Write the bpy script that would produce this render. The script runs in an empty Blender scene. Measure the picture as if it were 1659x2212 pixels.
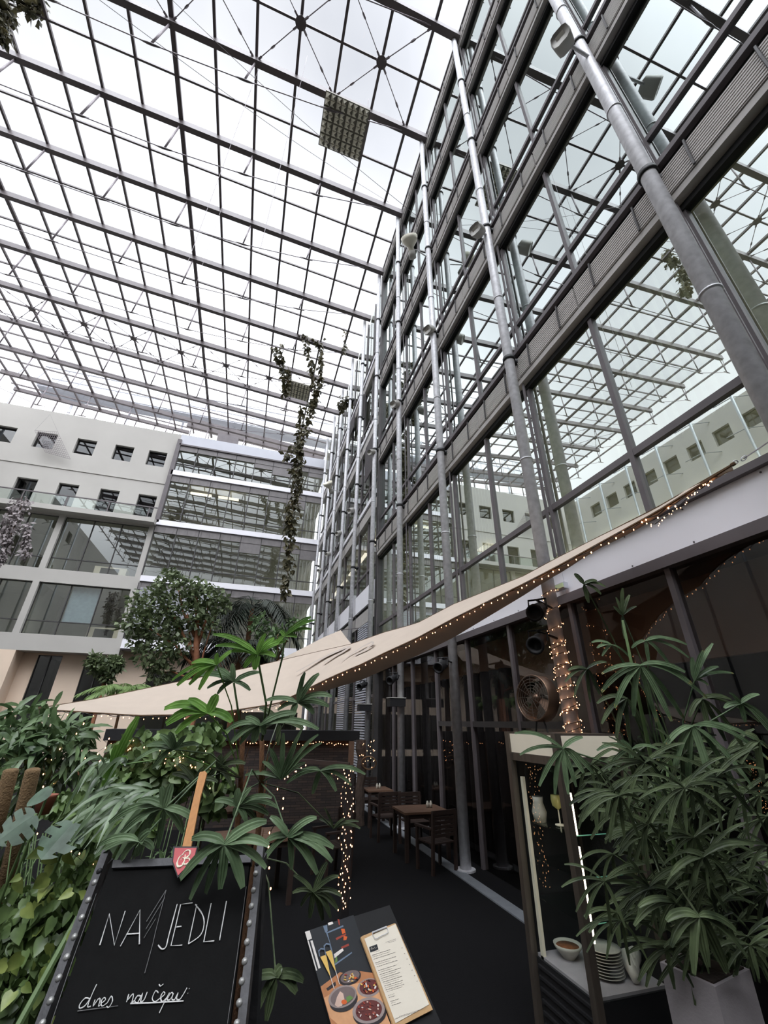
import bpy, math, random
from mathutils import Vector as V, Matrix
random.seed(7)
S = bpy.context.scene
COL = S.collection
PI = math.pi
# ------------------------------------------------------------------ camera maths (1659 x 2212 frame)
W_, H_, F_ = 1659., 2212., 895.
CX, CY = 829.5, 1106.
EYE = V((0, 0, 1.6))
RX = V((0.95399227, 0.14544402, 0.26219228))
RY = V((-0.29961481, 0.42921696, 0.85205855))
RZ = V((0.01138945, -0.89141395, 0.45304684))
def ray(u, v):
    c = V((u - CX, v - CY, F_)).normalized()
    return V((RX.dot(c), RY.dot(c), RZ.dot(c)))
def atx(u, v, x): d = ray(u, v); return EYE + d * (x / d.x)
def aty(u, v, y): d = ray(u, v); return EYE + d * (y / d.y)
def atz(u, v, z): d = ray(u, v); return EYE + d * ((z - EYE.z) / d.z)
AX = ray(CX, CY)
def atd(u, v, dep): d = ray(u, v); return EYE + d * (dep / d.dot(AX))
def onp(u, v, p0, n): d = ray(u, v); return EYE + d * ((p0 - EYE).dot(n) / d.dot(n))
CR = V((RX.x, RY.x, RZ.x)); CU = -V((RX.y, RY.y, RZ.y))   # camera right / up in the world
UP = V((0, 0, 1))
ORD = ['zeroth', 'first', 'second', 'third', 'fourth', 'fifth', 'sixth', 'seventh', 'eighth', 'ninth', 'tenth', 'eleventh', 'twelfth',
       'thirteenth', 'fourteenth', 'fifteenth', 'sixteenth', 'seventeenth', 'eighteenth', 'nineteenth', 'twentieth']

# ------------------------------------------------------------------ materials
def srgb(r, g, b):
    f = lambda c: (c / 255 / 12.92) if c / 255 <= 0.04045 else ((c / 255 + 0.055) / 1.055) ** 2.4
    return (f(r), f(g), f(b), 1)
def mat(name, col, rough=.6, metal=0., var=.0, scale=8., bump=0., bscale=60., spec=.5, stretch=None, trans=0., col2=None):
    m = bpy.data.materials.new(name); m.use_nodes = True
    nt = m.node_tree; n = nt.nodes; L = nt.links
    b = n['Principled BSDF']; out = n['Material Output']
    b.inputs['Roughness'].default_value = rough; b.inputs['Metallic'].default_value = metal
    b.inputs['Specular IOR Level'].default_value = spec
    tc = n.new('ShaderNodeTexCoord'); mp = n.new('ShaderNodeMapping'); L.new(tc.outputs['Object'], mp.inputs[0])
    if stretch: mp.inputs['Scale'].default_value = stretch
    ns = n.new('ShaderNodeTexNoise'); ns.inputs['Scale'].default_value = scale; ns.inputs['Detail'].default_value = 5
    L.new(mp.outputs[0], ns.inputs['Vector'])
    cr = n.new('ShaderNodeValToRGB'); L.new(ns.outputs['Fac'], cr.inputs[0])
    a = [max(0, c * (1 - var)) for c in col[:3]] + [1]
    c2 = [min(1, c * (1 + var)) for c in (col2 or col)[:3]] + [1]
    cr.color_ramp.elements[0].position = .3; cr.color_ramp.elements[0].color = a
    cr.color_ramp.elements[1].position = .7; cr.color_ramp.elements[1].color = c2
    L.new(cr.outputs[0], b.inputs['Base Color'])
    if bump:
        n2 = n.new('ShaderNodeTexNoise'); n2.inputs['Scale'].default_value = bscale; L.new(mp.outputs[0], n2.inputs['Vector'])
        bp = n.new('ShaderNodeBump'); bp.inputs['Strength'].default_value = bump; bp.inputs['Distance'].default_value = .01
        L.new(n2.outputs['Fac'], bp.inputs['Height']); L.new(bp.outputs[0], b.inputs['Normal'])
    if trans:
        t = n.new('ShaderNodeBsdfTranslucent'); L.new(cr.outputs[0], t.inputs[0])
        mx = n.new('ShaderNodeMixShader'); mx.inputs[0].default_value = trans
        L.new(b.outputs[0], mx.inputs[1]); L.new(t.outputs[0], mx.inputs[2]); L.new(mx.outputs[0], out.inputs[0])
    return m
def glass(name, refl, tint_r, tint_t, rough=0.0, power=5):
    m = bpy.data.materials.new(name); m.use_nodes = True
    nt = m.node_tree; n = nt.nodes; L = nt.links; n.remove(n['Principled BSDF'])
    g = n.new('ShaderNodeBsdfGlossy'); g.inputs['Color'].default_value = tint_r; g.inputs['Roughness'].default_value = rough
    t = n.new('ShaderNodeBsdfTransparent'); t.inputs['Color'].default_value = tint_t
    lw = n.new('ShaderNodeLayerWeight'); lw.inputs['Blend'].default_value = .5
    pw = n.new('ShaderNodeMath'); pw.operation = 'POWER'; L.new(lw.outputs['Facing'], pw.inputs[0]); pw.inputs[1].default_value = power
    ad = n.new('ShaderNodeMath'); ad.operation = 'MULTIPLY_ADD'; ad.use_clamp = True; ad.inputs[1].default_value = .9 * (1 - refl - .04); ad.inputs[2].default_value = refl + .04
    L.new(pw.outputs[0], ad.inputs[0])
    mx = n.new('ShaderNodeMixShader'); L.new(ad.outputs[0], mx.inputs[0]); L.new(t.outputs[0], mx.inputs[1]); L.new(g.outputs[0], mx.inputs[2])
    L.new(mx.outputs[0], n['Material Output'].inputs[0])
    return m
def emit(name, col, s):
    m = bpy.data.materials.new(name); m.use_nodes = True
    b = m.node_tree.nodes['Principled BSDF']; b.inputs['Base Color'].default_value = col
    b.inputs['Emission Color'].default_value = col; b.inputs['Emission Strength'].default_value = s
    return m
M = {}
M['roofsteel'] = mat('roof_steel', srgb(90, 82, 83), .5, .0, .12, 3)
M['cable'] = mat('cable_steel', srgb(120, 112, 116), .45, .3, .1, 20)
M['galv'] = mat('galvanised_steel', srgb(205, 205, 208), .45, .12, .16, 14, .05, 40)
M['band'] = mat('anodised_band', srgb(178, 174, 170), .5, .0, .1, 6)
M['boxgrey'] = mat('dark_cassette', srgb(120, 116, 116), .5, 0, .1, 5)
M['cassette'] = mat('ribbed_cassette', srgb(190, 186, 182), .5, .0, .12, 4, stretch=(1, 1, 20))
M['darkrail'] = mat('dark_rail', srgb(98, 92, 94), .5, .0, .1, 5)
M['black'] = mat('black_paint', srgb(22, 22, 24), .6, 0, .15, 12)
M['blackgap'] = mat('black_gasket', srgb(12, 12, 13), .8, 0, .1, 12)
M['whiteband'] = mat('white_panel', srgb(246, 245, 250), .45, 0, .02, 1.5)
M['wall'] = mat('white_render', srgb(184, 181, 175), .9, 0, .035, .8, .08, 90)
M['beige'] = mat('beige_render', srgb(236, 214, 192), .9, 0, .03, 1.2)
M['parapet'] = mat('grey_panel', srgb(196, 198, 206), .5, 0, .03, 2)
M['frame'] = mat('window_frame', srgb(66, 64, 64), .5, .1, .1, 8)
M['glassA'] = glass('facade_glass', .62, (.86, .93, .905, 1), (.62, .68, .64, 1))
M['glassS'] = glass('spandrel_glass', .78, (.90, .97, .95, 1), (.5, .58, .56, 1))
M['glassG'] = glass('ground_glass', .02, (.8, .8, .8, 1), (.62, .6, .58, 1))
M['glassB'] = glass('back_glass', .24, (.82, .86, .84, 1), (.86, .89, .86, 1))
M['glassW'] = glass('wall_window_glass', .07, (.8, .82, .82, 1), (.4, .42, .42, 1))
M['glassR'] = glass('roof_glass', .0, (.5, .5, .5, 1), (.95, .96, .97, 1), 0, 3)
M['glassC'] = glass('cabinet_glass', .0, (.9, .95, .93, 1), (.9, .93, .92, 1))
M['glassrail'] = glass('rail_glass', .05, (.9, .95, .93, 1), (.86, .9, .88, 1))
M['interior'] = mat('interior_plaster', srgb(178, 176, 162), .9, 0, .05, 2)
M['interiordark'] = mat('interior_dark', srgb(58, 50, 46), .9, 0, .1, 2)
M['slab'] = mat('interior_slab', srgb(170, 168, 160), .9, 0, .05, 2)
M['floor'] = mat('dark_floor', srgb(6, 6, 8), .85, 0, .2, 18, .2, 200, spec=.2)
M['strip'] = mat('metal_strip', srgb(140, 145, 150), .45, .4, .1, 10)
M['sail'] = mat('sail_cloth', srgb(204, 189, 174), .9, 0, .03, 5, .05, 300, trans=.18)
M['saillogo'] = mat('sail_print', srgb(178, 166, 156), .9, 0, .02, 5)
M['rope'] = mat('rope', srgb(96, 74, 52), .9, 0, .15, 60)
M['board'] = mat('chalkboard', srgb(16, 16, 16), .85, 0, .18, 30, .05, 150, spec=.15)
M['ironframe'] = mat('weathered_frame', srgb(74, 74, 76), .6, .2, .3, 14, .2, 60)
M['rivet'] = mat('rivet', srgb(165, 165, 162), .4, .5, .15, 40)
M['chalk'] = mat('chalk', srgb(214, 214, 212), 1, 0, .12, 120)
M['chalkfaint'] = mat('faint_chalk', srgb(112, 112, 112), 1, 0, .12, 120)
M['paddle'] = mat('raw_wood', srgb(186, 132, 80), .7, 0, .1, 6, .1, 40, stretch=(20, 20, 1.5))
M['red'] = mat('red_enamel', srgb(178, 40, 46), .4, 0, .08, 10)
M['cream'] = mat('cream_enamel', srgb(236, 226, 204), .45, 0, .02, 10)
M['teak'] = mat('teak', srgb(46, 33, 27), .6, 0, .18, 5, .1, 40, stretch=(3, 3, 14))
M['teaktop'] = mat('teak_top', srgb(98, 74, 58), .5, 0, .14, 5, .05, 40, stretch=(14, 2, 3))
M['white'] = mat('white_cloth', srgb(232, 230, 226), .8, 0, .02, 6)
M['stone'] = None
M['leafA'] = mat('palm_leaf', srgb(64, 92, 54), .34, 0, .25, 9, .0, trans=.15, col2=srgb(108, 134, 92))
M['leafA2'] = mat('palm_leaf_bright', srgb(82, 130, 40), .4, 0, .2, 9, trans=.35, col2=srgb(122, 168, 70))
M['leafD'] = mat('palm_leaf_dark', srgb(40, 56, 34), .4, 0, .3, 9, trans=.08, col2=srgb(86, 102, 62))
M['leaftip'] = mat('leaf_tip', srgb(150, 160, 70), .5, 0, .3, 30, col2=srgb(170, 120, 70))
M['ivy'] = mat('climber_leaf', srgb(54, 86, 38), .45, 0, .35, 7, trans=.2, col2=srgb(112, 142, 70))
M['pothos'] = mat('heart_leaf', srgb(50, 80, 34), .4, 0, .35, 9, trans=.15, col2=srgb(100, 128, 58))
M['monstera'] = mat('split_leaf', srgb(50, 80, 54), .5, 0, .2, 12, trans=.1, col2=srgb(80, 108, 84))
M['bushleaf'] = mat('bush_leaf', srgb(60, 92, 50), .4, 0, .3, 6, trans=.2, col2=srgb(104, 134, 78))
M['ficus'] = mat('fig_leaf', srgb(72, 94, 54), .4, 0, .35, 5, trans=.25, col2=srgb(122, 138, 90))
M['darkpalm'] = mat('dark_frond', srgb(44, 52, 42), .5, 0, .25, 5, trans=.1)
M['limepalm'] = mat('lime_frond', srgb(118, 150, 70), .5, 0, .25, 5, trans=.3)
M['vine'] = mat('vine_leaf', srgb(58, 64, 36), .5, 0, .4, 4, trans=.2, col2=srgb(92, 84, 50))
M['deadvine'] = mat('withered_leaf', srgb(146, 138, 138), .8, 0, .2, 6)
M['bark'] = mat('fig_bark', srgb(150, 100, 72), .85, 0, .2, 10, .3, 40)
M['fibre'] = mat('palm_fibre', srgb(116, 82, 56), .95, 0, .35, 30, .6, 90, stretch=(4, 4, 1))
M['stem'] = mat('green_stem', srgb(92, 116, 70), .6, 0, .2, 10)
M['oldwood'] = mat('old_wood', srgb(62, 50, 42), .95, 0, .35, 14, .6, 50)
M['coir'] = mat('coir_pole', srgb(116, 94, 66), .95, 0, .2, 40, .6, 120)
M['pot'] = mat('terracotta', srgb(140, 84, 66), .8, 0, .15, 10)
M['concrete'] = mat('planter_concrete', srgb(156, 150, 152), .8, 0, .08, 10, .1, 120)
M['soil'] = mat('soil', srgb(46, 36, 30), 1, 0, .3, 30, .5, 60)
M['alu'] = mat('brushed_aluminium', srgb(96, 88, 80), .4, .6, .12, 6, stretch=(8, 8, 1))
M['lampgrey'] = mat('lamp_grey', srgb(176, 174, 168), .5, .1, .06, 8)
M['lampbody'] = mat('lamp_reflector', srgb(226, 222, 204), .4, .05, .06, 8)
M['lampdark'] = mat('lamp_dark', srgb(112, 108, 96), .5, .2, .2, 8)
M['bulb'] = emit('warm_bulb', (1, .44, .20, 1), 9)
M['tube'] = emit('warm_strip', (1, .80, .58, 1), 8)
M['ceilinglamp'] = emit('ceiling_lamp', (1, .9, .74, 1), 1.6)
M['wire'] = mat('light_wire', srgb(30, 26, 22), .7, 0, .1, 20)
M['fanmetal'] = mat('fan_copper', srgb(120, 96, 80), .35, .8, .2, 6)
M['blind'] = mat('blind_slat', srgb(216, 218, 208), .8, 0, .04, 4, trans=.5)
M['louvre'] = mat('louvre_blind', srgb(188, 190, 198), .5, .1, .04, 4)
M['ceramic'] = mat('ceramic', srgb(188, 184, 172), .35, 0, .06, 10)
M['brownfill'] = mat('brown_grain', srgb(120, 72, 40), .9, 0, .3, 60)
M['wine'] = mat('white_wine', srgb(196, 190, 120), .2, 0, .05, 5)
M['paper'] = mat('menu_paper', srgb(222, 214, 198), .9, 0, .02, 5)
M['ink'] = mat('menu_ink', srgb(128, 122, 116), .9, 0, .1, 5)
M['clipwood'] = mat('clipboard_wood', srgb(190, 154, 110), .7, 0, .08, 5)
M['bulkhead'] = mat('brown_bulkhead', srgb(150, 124, 106), .9, 0, .05, 2)
M['curtain'] = mat('dark_curtain', srgb(36, 34, 36), .9, 0, .2, 3)
M['pipes'] = mat('reflected_poles', srgb(150, 156, 160), .4, .4, .1, 3)
for nm, c in dict(p_dark=(34, 36, 40), p_tray=(178, 120, 80), p_tray2=(206, 154, 112), p_bowl=(150, 136, 132), p_bowlin=(112, 98, 96), p_bowldark=(44, 38, 40),
                  p_red=(150, 62, 48), p_orange=(206, 96, 46), p_white=(218, 212, 206), p_green=(96, 130, 70), p_yellow=(214, 176, 96), p_blue=(106, 122, 142),
                  p_pink=(206, 176, 160), p_maroon=(96, 46, 44)).items():
    M[nm] = mat(nm.replace('p_', 'print_'), srgb(*c), .5, 0, .08, 40)
for nm in ('leafA', 'leafA2', 'leafD', 'ivy', 'pothos', 'bushleaf', 'ficus', 'limepalm', 'vine', 'monstera'):
    for e in [n_ for n_ in M[nm].node_tree.nodes if n_.type == 'VALTORGB'][0].color_ramp.elements:
        c = e.color; l = .3 * c[0] + .6 * c[1] + .1 * c[2]; k = .2 if nm != 'leafA2' else .1
        e.color = [c[i] + (l - c[i]) * k for i in range(3)] + [1]
# stone cladding
def stone():
    m = mat('stacked_stone', srgb(92, 74, 62), .9, 0, .3, 8, .4, 30)
    nt = m.node_tree; n = nt.nodes; L = nt.links
    br = n.new('ShaderNodeTexBrick'); br.inputs['Scale'].default_value = 5; br.inputs['Color1'].default_value = srgb(70, 56, 48)
    br.inputs['Color2'].default_value = srgb(44, 38, 36); br.inputs['Mortar'].default_value = srgb(30, 26, 24)
    br.inputs['Row Height'].default_value = .2; br.inputs['Brick Width'].default_value = .9; br.inputs['Mortar Size'].default_value = .02
    mp = n.new('ShaderNodeMapping'); mp.inputs['Rotation'].default_value = (PI / 2, 0, 0)
    tc = n.new('ShaderNodeTexCoord'); L.new(tc.outputs['Object'], mp.inputs[0]); L.new(mp.outputs[0], br.inputs['Vector'])
    L.new(br.outputs['Color'], n['Principled BSDF'].inputs['Base Color'])
    return m
M['stone'] = stone()

# ------------------------------------------------------------------ mesh builder
class MB:
    def __init__(s): s.v = []; s.f = []
    def poly(s, pts):
        k = len(s.v); s.v += [tuple(p) for p in pts]; s.f.append(tuple(range(k, k + len(pts)))); return s
    def frame8(s, o, a, b, c):            # box from corner o with edge vectors
        k = len(s.v)
        for p in (o, o + a, o + a + b, o + b, o + c, o + a + c, o + a + b + c, o + b + c): s.v.append(tuple(p))
        for q in ((0, 3, 2, 1), (4, 5, 6, 7), (0, 1, 5, 4), (1, 2, 6, 5), (2, 3, 7, 6), (3, 0, 4, 7)): s.f.append(tuple(k + i for i in q))
        return s
    def box(s, x0, x1, y0, y1, z0, z1):
        return s.frame8(V((x0, y0, z0)), V((x1 - x0, 0, 0)), V((0, y1 - y0, 0)), V((0, 0, z1 - z0)))
    def bar(s, p, q, w, h, up=UP):
        p = V(p); q = V(q); d = (q - p)
        a = d.normalized().cross(V(up))
        if a.length < 1e-4: a = d.normalized().cross(V((0, 1, 0)))
        a.normalize(); b = a.cross(d.normalized())
        return s.frame8(p - a * w / 2 - b * h / 2, a * w, d, b * h)
    def tube(s, pts, r, n=8, cap=True):
        pts = [V(p) for p in pts]; m = len(pts)
        rs = r if isinstance(r, (list, tuple)) else [r] * m
        k = len(s.v); ref = None
        for i, p in enumerate(pts):
            d = (pts[min(i + 1, m - 1)] - pts[max(i - 1, 0)])
            if d.length < 1e-9: d = V((0, 0, 1))
            d.normalize()
            if ref is None: ref = d.orthogonal().normalized()
            a = (ref - d * ref.dot(d))
            if a.length < 1e-5: a = d.orthogonal()
            a.normalize(); ref = a; b = d.cross(a)
            for j in range(n):
                t = 2 * PI * j / n; s.v.append(tuple(p + (a * math.cos(t) + b * math.sin(t)) * rs[i]))
        for i in range(m - 1):
            for j in range(n):
                s.f.append((k + i * n + j, k + i * n + (j + 1) % n, k + (i + 1) * n + (j + 1) % n, k + (i + 1) * n + j))
        if cap:
            s.f.append(tuple(k + j for j in reversed(range(n)))); s.f.append(tuple(k + (m - 1) * n + j for j in range(n)))
        return s
    def lathe(s, prof, c=(0, 0, 0), ax=(0, 0, 1), n=20):
        c = V(c); ax = V(ax).normalized(); a = ax.orthogonal().normalized(); b = ax.cross(a); k = len(s.v)
        for r, z in prof:
            for j in range(n):
                t = 2 * PI * j / n; s.v.append(tuple(c + ax * z + (a * math.cos(t) + b * math.sin(t)) * r))
        for i in range(len(prof) - 1):
            for j in range(n):
                s.f.append((k + i * n + j, k + i * n + (j + 1) % n, k + (i + 1) * n + (j + 1) % n, k + (i + 1) * n + j))
        return s
    def ball(s, c, r, n=8, sc=(1, 1, 1)):
        c = V(c); k = len(s.v); m = max(3, n // 2)
        for i in range(1, m):
            t = PI * i / m
            for j in range(n):
                p = 2 * PI * j / n
                s.v.append((c.x + r * sc[0] * math.sin(t) * math.cos(p), c.y + r * sc[1] * math.sin(t) * math.sin(p), c.z + r * sc[2] * math.cos(t)))
        top = len(s.v); s.v.append((c.x, c.y, c.z + r * sc[2])); s.v.append((c.x, c.y, c.z - r * sc[2]))
        for i in range(m - 2):
            for j in range(n): s.f.append((k + i * n + j, k + (i + 1) * n + j, k + (i + 1) * n + (j + 1) % n, k + i * n + (j + 1) % n))
        for j in range(n):
            s.f.append((top, k + j, k + (j + 1) % n)); s.f.append((top + 1, k + (m - 2) * n + (j + 1) % n, k + (m - 2) * n + j))
        return s
    def blade(s, p0, p1, p2, w, nrm, segs=6, shape='blunt', fold=.25, ribs=False):
        """a leaf blade along a quadratic curve with a raised V fold"""
        p0, p1, p2 = V(p0), V(p1), V(p2); k = len(s.v); nrm = V(nrm)
        for i in range(segs + 1):
            t = i / segs; p = p0 * (1 - t) ** 2 + p1 * 2 * t * (1 - t) + p2 * t * t
            d = ((p1 - p0) * (1 - t) + (p2 - p1) * t)
            if d.length < 1e-7: d = p2 - p0
            d.normalize(); a = d.cross(nrm)
            if a.length < 1e-4: a = d.orthogonal()
            a.normalize(); nn = a.cross(d)
            if shape == 'blunt': ww = w * min(1, .28 + 3.2 * t) * (1 if t < .75 else 1 - (t - .75) * 2.2)
            elif shape == 'sharp': ww = w * (math.sin(PI * (t * .93 + .06)) ** .8)
            else: ww = w * shape(t)
            if ribs:
                for q, h in ((-.5, .5), (-.3, .12), (-.14, .26), (0, 0), (.14, .26), (.3, .12), (.5, .5)): s.v.append(tuple(p + a * ww * q + nn * fold * ww * h))
                continue
            s.v.append(tuple(p - a * ww / 2 + nn * fold * ww / 2)); s.v.append(tuple(p)); s.v.append(tuple(p + a * ww / 2 + nn * fold * ww / 2))
        for i in range(segs):
            if ribs:
                b = k + i * 7
                for q in range(6): s.f.append((b + q, b + q + 1, b + q + 8, b + q + 7))
                continue
            b = k + i * 3; s.f.append((b, b + 1, b + 4, b + 3)); s.f.append((b + 1, b + 2, b + 5, b + 4))
        return s
    def heart(s, p, d, nrm, L, wd=.8):
        """heart-shaped leaf hanging from p along d"""
        d = V(d).normalized(); a = d.cross(V(nrm))
        if a.length < 1e-4: a = d.orthogonal()
        a.normalize(); n = a.cross(d); p = V(p)
        out = [(0, 0), (.28, -.12), (.5, .1), (.48, .35), (.3, .68), (0, 1.05)]
        k = len(s.v)
        mid = [(0, 0), (0, .3), (0, .65), (0, 1.05)]
        pts = [p + d * (y * L) + a * (x * L * wd) + n * (abs(x) * .25 * L) for x, y in out]
        ptl = [p + d * (y * L) - a * (x * L * wd) + n * (abs(x) * .25 * L) for x, y in out[1:-1]]
        c = p + d * L * .4
        for q in pts + ptl + [c]: s.v.append(tuple(q))
        ci = k + 10
        for i in range(5): s.f.append((ci, k + i, k + i + 1))
        seq = [0, 6, 7, 8, 9, 5]
        for i in range(5): s.f.append((ci, k + seq[i + 1], k + seq[i]))
        return s
    def leaf(s, p, d, nrm, L, w):
        d = V(d).normalized(); a = d.cross(V(nrm))
        if a.length < 1e-4: a = d.orthogonal()
        a.normalize(); n = a.cross(d); p = V(p); k = len(s.v)
        for q in (p, p + d * L * .45 + a * w / 2 + n * w * .15, p + d * L, p + d * L * .45 - a * w / 2 + n * w * .15): s.v.append(tuple(q))
        s.f += [(k, k + 1, k + 2), (k, k + 2, k + 3)]
        return s
    def build(s, name, m, parent=None, smooth=False, local=False):
        me = bpy.data.meshes.new(name)
        off = V((0, 0, 0))
        if parent is not None and not local:
            q = parent
            while q is not None: off += q.location; q = q.parent
        me.from_pydata([(x - off.x, y - off.y, z - off.z) for x, y, z in s.v] if off.length else s.v, [], s.f)
        me.materials.append(M[m] if isinstance(m, str) else m)
        if smooth: me.polygons.foreach_set('use_smooth', [True] * len(me.polygons))
        o = bpy.data.objects.new(name, me); COL.objects.link(o)
        if parent is not None: o.parent = parent
        return o
def tag(o, label, cat, group=None, kind=None):
    o['label'] = label
    if cat: o['category'] = cat
    if group: o['group'] = group
    if kind: o['kind'] = kind
    return o
def thing(name, label, cat, loc, group=None, kind=None, rz=0):
    o = bpy.data.objects.new(name, None); COL.objects.link(o); o.location = loc; o.rotation_euler = (0, 0, rz); o.empty_display_size = .1
    return tag(o, label, cat, group, kind)
def struct(mb, name, m, label, smooth=False):
    o = mb.build(name, m, None, smooth); o['kind'] = 'structure'; o['label'] = label; return o
def dup(root, loc=None, rz=None, label=None, parent=None):
    r = root.copy(); COL.objects.link(r)
    if loc is not None: r.location = loc
    if rz is not None: r.rotation_euler = (0, 0, rz)
    if label: r['label'] = label
    for ch in list(root.children):
        c = ch.copy(); COL.objects.link(c); c.parent = r
        for g in list(ch.children):
            e = g.copy(); COL.objects.link(e); e.parent = c
    return r
rnd = random.uniform
def rdir():
    while True:
        v = V((rnd(-1, 1), rnd(-1, 1), rnd(-1, 1)))
        if .1 < v.length < 1: return v.normalized()

# ================================================================== SETTING
ZR = lambda x: 18.5 - .087 * (x - 2.915)
JX = lambda j: -9.29 + 1.163 * j
IY = lambda i: 5.78 + 2.31 * i
XL, XG, YB, YF = -16.5, 3.17, 23.5, -12.0
struct(MB().box(XL, 9, YF, 30, -.2, 0), 'floor', 'floor', 'dark matt floor of the covered courtyard')
struct(MB().box(XL, 9, YF - .3, YF, 0, 17.3), 'wall_front', 'wall', 'plain white wall behind the viewpoint')
# ---- roof
RC = thing('ceiling', 'pitched steel and glass roof grid over the courtyard', None, (0, 0, 18), kind='structure')
def roofp(x, y, dz=0): return V((x, y, ZR(x) + dz))
YR0, YR1 = IY(-8) + .4, 25.9
mb = MB(); mb.poly([roofp(XL, YR0, .04), roofp(3.3, YR0, .04), roofp(3.3, YR1, .04), roofp(XL, YR1, .04)])
mb.build('roof_glazing', 'glassR', RC)
mb = MB()
for j in range(-7, 11):
    x = JX(j); w = .13 if j in (4, -2) else .075
    mb.bar(roofp(x, YR0, -.05), roofp(x, YR1, -.05), w, .09)
mb.build('purlin_grid', 'roofsteel', RC)
mb = MB()
for i in range(-8, 9):
    y = IY(i + .5); mb.bar(roofp(XL, y, -.05), roofp(3.1, y, -.05), .055, .07)
mb.bar(roofp(XL, YR1, -.1), roofp(-6.1, YR1, -.1), .16, .22); mb.bar(roofp(-6.1, 24.9, -.15), roofp(3.1, 24.9, -.15), .16, .34)
mb.build('cross_bars', 'roofsteel', RC)
beam_proto = None
for n_, i in enumerate(range(-7, 9)):
    y = IY(i)
    if beam_proto is None:
        B = thing('roof_beam', '', None, (0, y, 18), kind='structure')
        MB().bar(roofp(XL, y, -.2), roofp(3.15, y, -.2), .17, .26).build('beam', 'roofsteel', B)
        mb = MB(); tips = []
        for j in range(-6, 9, 2):
            x = JX(j); top = roofp(x, y, -.3); tip = V((x - .1, y, ZR(x) - {8: 1.13, 6: 1.6, -6: 1.3}.get(j, 1.88))); tips.append(tip)
            MB().tube([top, tip], .028, 6).build('strut', 'cable', B, True)
            MB().tube([tip + V((-.24, 0, .01)), tip + V((-.07, 0, .0)), tip + V((.07, 0, 0)), tip + V((.24, 0, .01))], [.014, .032, .032, .014], 6).build('cable_clamp', 'roofsteel', B, True)
        MB().tube([roofp(XL, y, -.35)] + tips + [roofp(2.2, y, -.36)], .014, 6).build('tie_cable', 'cable', B)
        beam_proto = B
    else:
        B = dup(beam_proto, (0, y, 18))
    B['label'] = 'dark steel roof beam with struts and tie cable below, %s from the front of the roof' % ORD[n_ + 1]
for q, i0 in enumerate((-1, 5, -4)):
    R_ = thing('roof_bracing', 'steel cross bracing rods with star plates in the %s braced roof bay' % ['near', 'far', 'front'][q], None, (0, IY(i0 + .5), 18), kind='structure')
    pl = MB(); 
    for j in range(-6, 10):
        if j % 2 == 0: continue
        c = roofp(JX(j), IY(i0 + .5), -.12)
        pl.lathe([(0, -.02), (.16, -.02), (.16, .02), (0, .02)], c, UP, 8)
        r = MB()
        for dj, di in ((-1, -.5), (1, -.5), (-1, .5), (1, .5)):
            e = roofp(JX(j + dj), IY(i0 + .5 + di), -.2); r.tube([c, e], .013, 5)
            r.tube([c.lerp(e, .55), c.lerp(e, .58), c.lerp(e, .63), c.lerp(e, .66)], [.012, .03, .03, .012], 5)
            r.tube([c.lerp(e, .08), c.lerp(e, .16)], .03, 5); r.tube([c.lerp(e, .86), c.lerp(e, .93)], .03, 5)
        r.build('tension_rods', 'cable', R_)
    pl.build('star_plates', 'roofsteel', R_)
# eaves glazing above the far wall
mb = MB()
for j in range(-8, 3):
    x = JX(j); mb.bar((x - .1, YR1, ZR(x) - .2), (x - .1, YR1 - .1, 17.0), .05, .06, V((0, 1, 0)))
for j in range(3, 11):
    x = JX(j); mb.bar((x, 24.9, ZR(x) - .2), (x, 24.9, 17.1), .045, .05, V((0, 1, 0)))
struct(mb, 'trim_1', 'roofsteel', 'thin reddish mullions of the clerestory strip under the roof edge')
struct(MB().box(-4.0, -2.7, 24.2, 24.6, 17.2, 18.4), 'trim_2', 'darkrail', 'dark louvre box standing on the far parapet')
# far steel gantry outside the roof
mb = MB()
for zz in (22.0, 23.6):
    for yy in (27.5, 28.7): mb.tube([(XL, yy, zz), (4, yy, zz)], .05, 5)
for k in range(0, 19):
    x = -18 + k * 1.2
    mb.tube([(x, 27.5, 22), (x + .6, 27.5, 23.6), (x + 1.2, 27.5, 22)], .03, 5); mb.tube([(x, 27.5, 22), (x, 28.7, 22)], .03, 5)
    mb.tube([(x, 28.7, 22), (x, 28.7, 24.6)], .025, 5)
    if k % 3 == 0: mb.tube([(x, 28.2, 0), (x, 28.2, 22)], .08, 5)
mb.box(XL, 4, 27.5, 28.7, 21.9, 21.94)
struct(mb, 'trim_3', 'louvre', 'pale lattice maintenance walkway seen through the far roof glass')

# ---- back white wall (left part)
def wall_open(mb, x0, x1, z0, z1, y, ops, dep):
    xs = sorted({x0, x1} | {o[0] for o in ops} | {o[1] for o in ops}); zs = sorted({z0, z1} | {o[2] for o in ops} | {o[3] for o in ops})
    xs = [x for x in xs if x0 <= x <= x1]; zs = [z for z in zs if z0 <= z <= z1]
    for a, b in zip(xs, xs[1:]):
        for c, d in zip(zs, zs[1:]):
            mx, mz = (a + b) / 2, (c + d) / 2
            if any(o[0] < mx < o[1] and o[2] < mz < o[3] for o in ops): continue
            mb.poly([(a, y, c), (b, y, c), (b, y, d), (a, y, d)])
    for a, b, c, d in ops:
        a, b = max(a, x0), min(b, x1)
        mb.poly([(a, y, c), (a, y + dep, c), (b, y + dep, c), (b, y, c)]); mb.poly([(a, y, d), (b, y, d), (b, y + dep, d), (a, y + dep, d)])
        mb.poly([(a, y, c), (a, y, d), (a, y + dep, d), (a, y + dep, c)]); mb.poly([(b, y, c), (b, y + dep, c), (b, y + dep, d), (b, y, d)])
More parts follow.
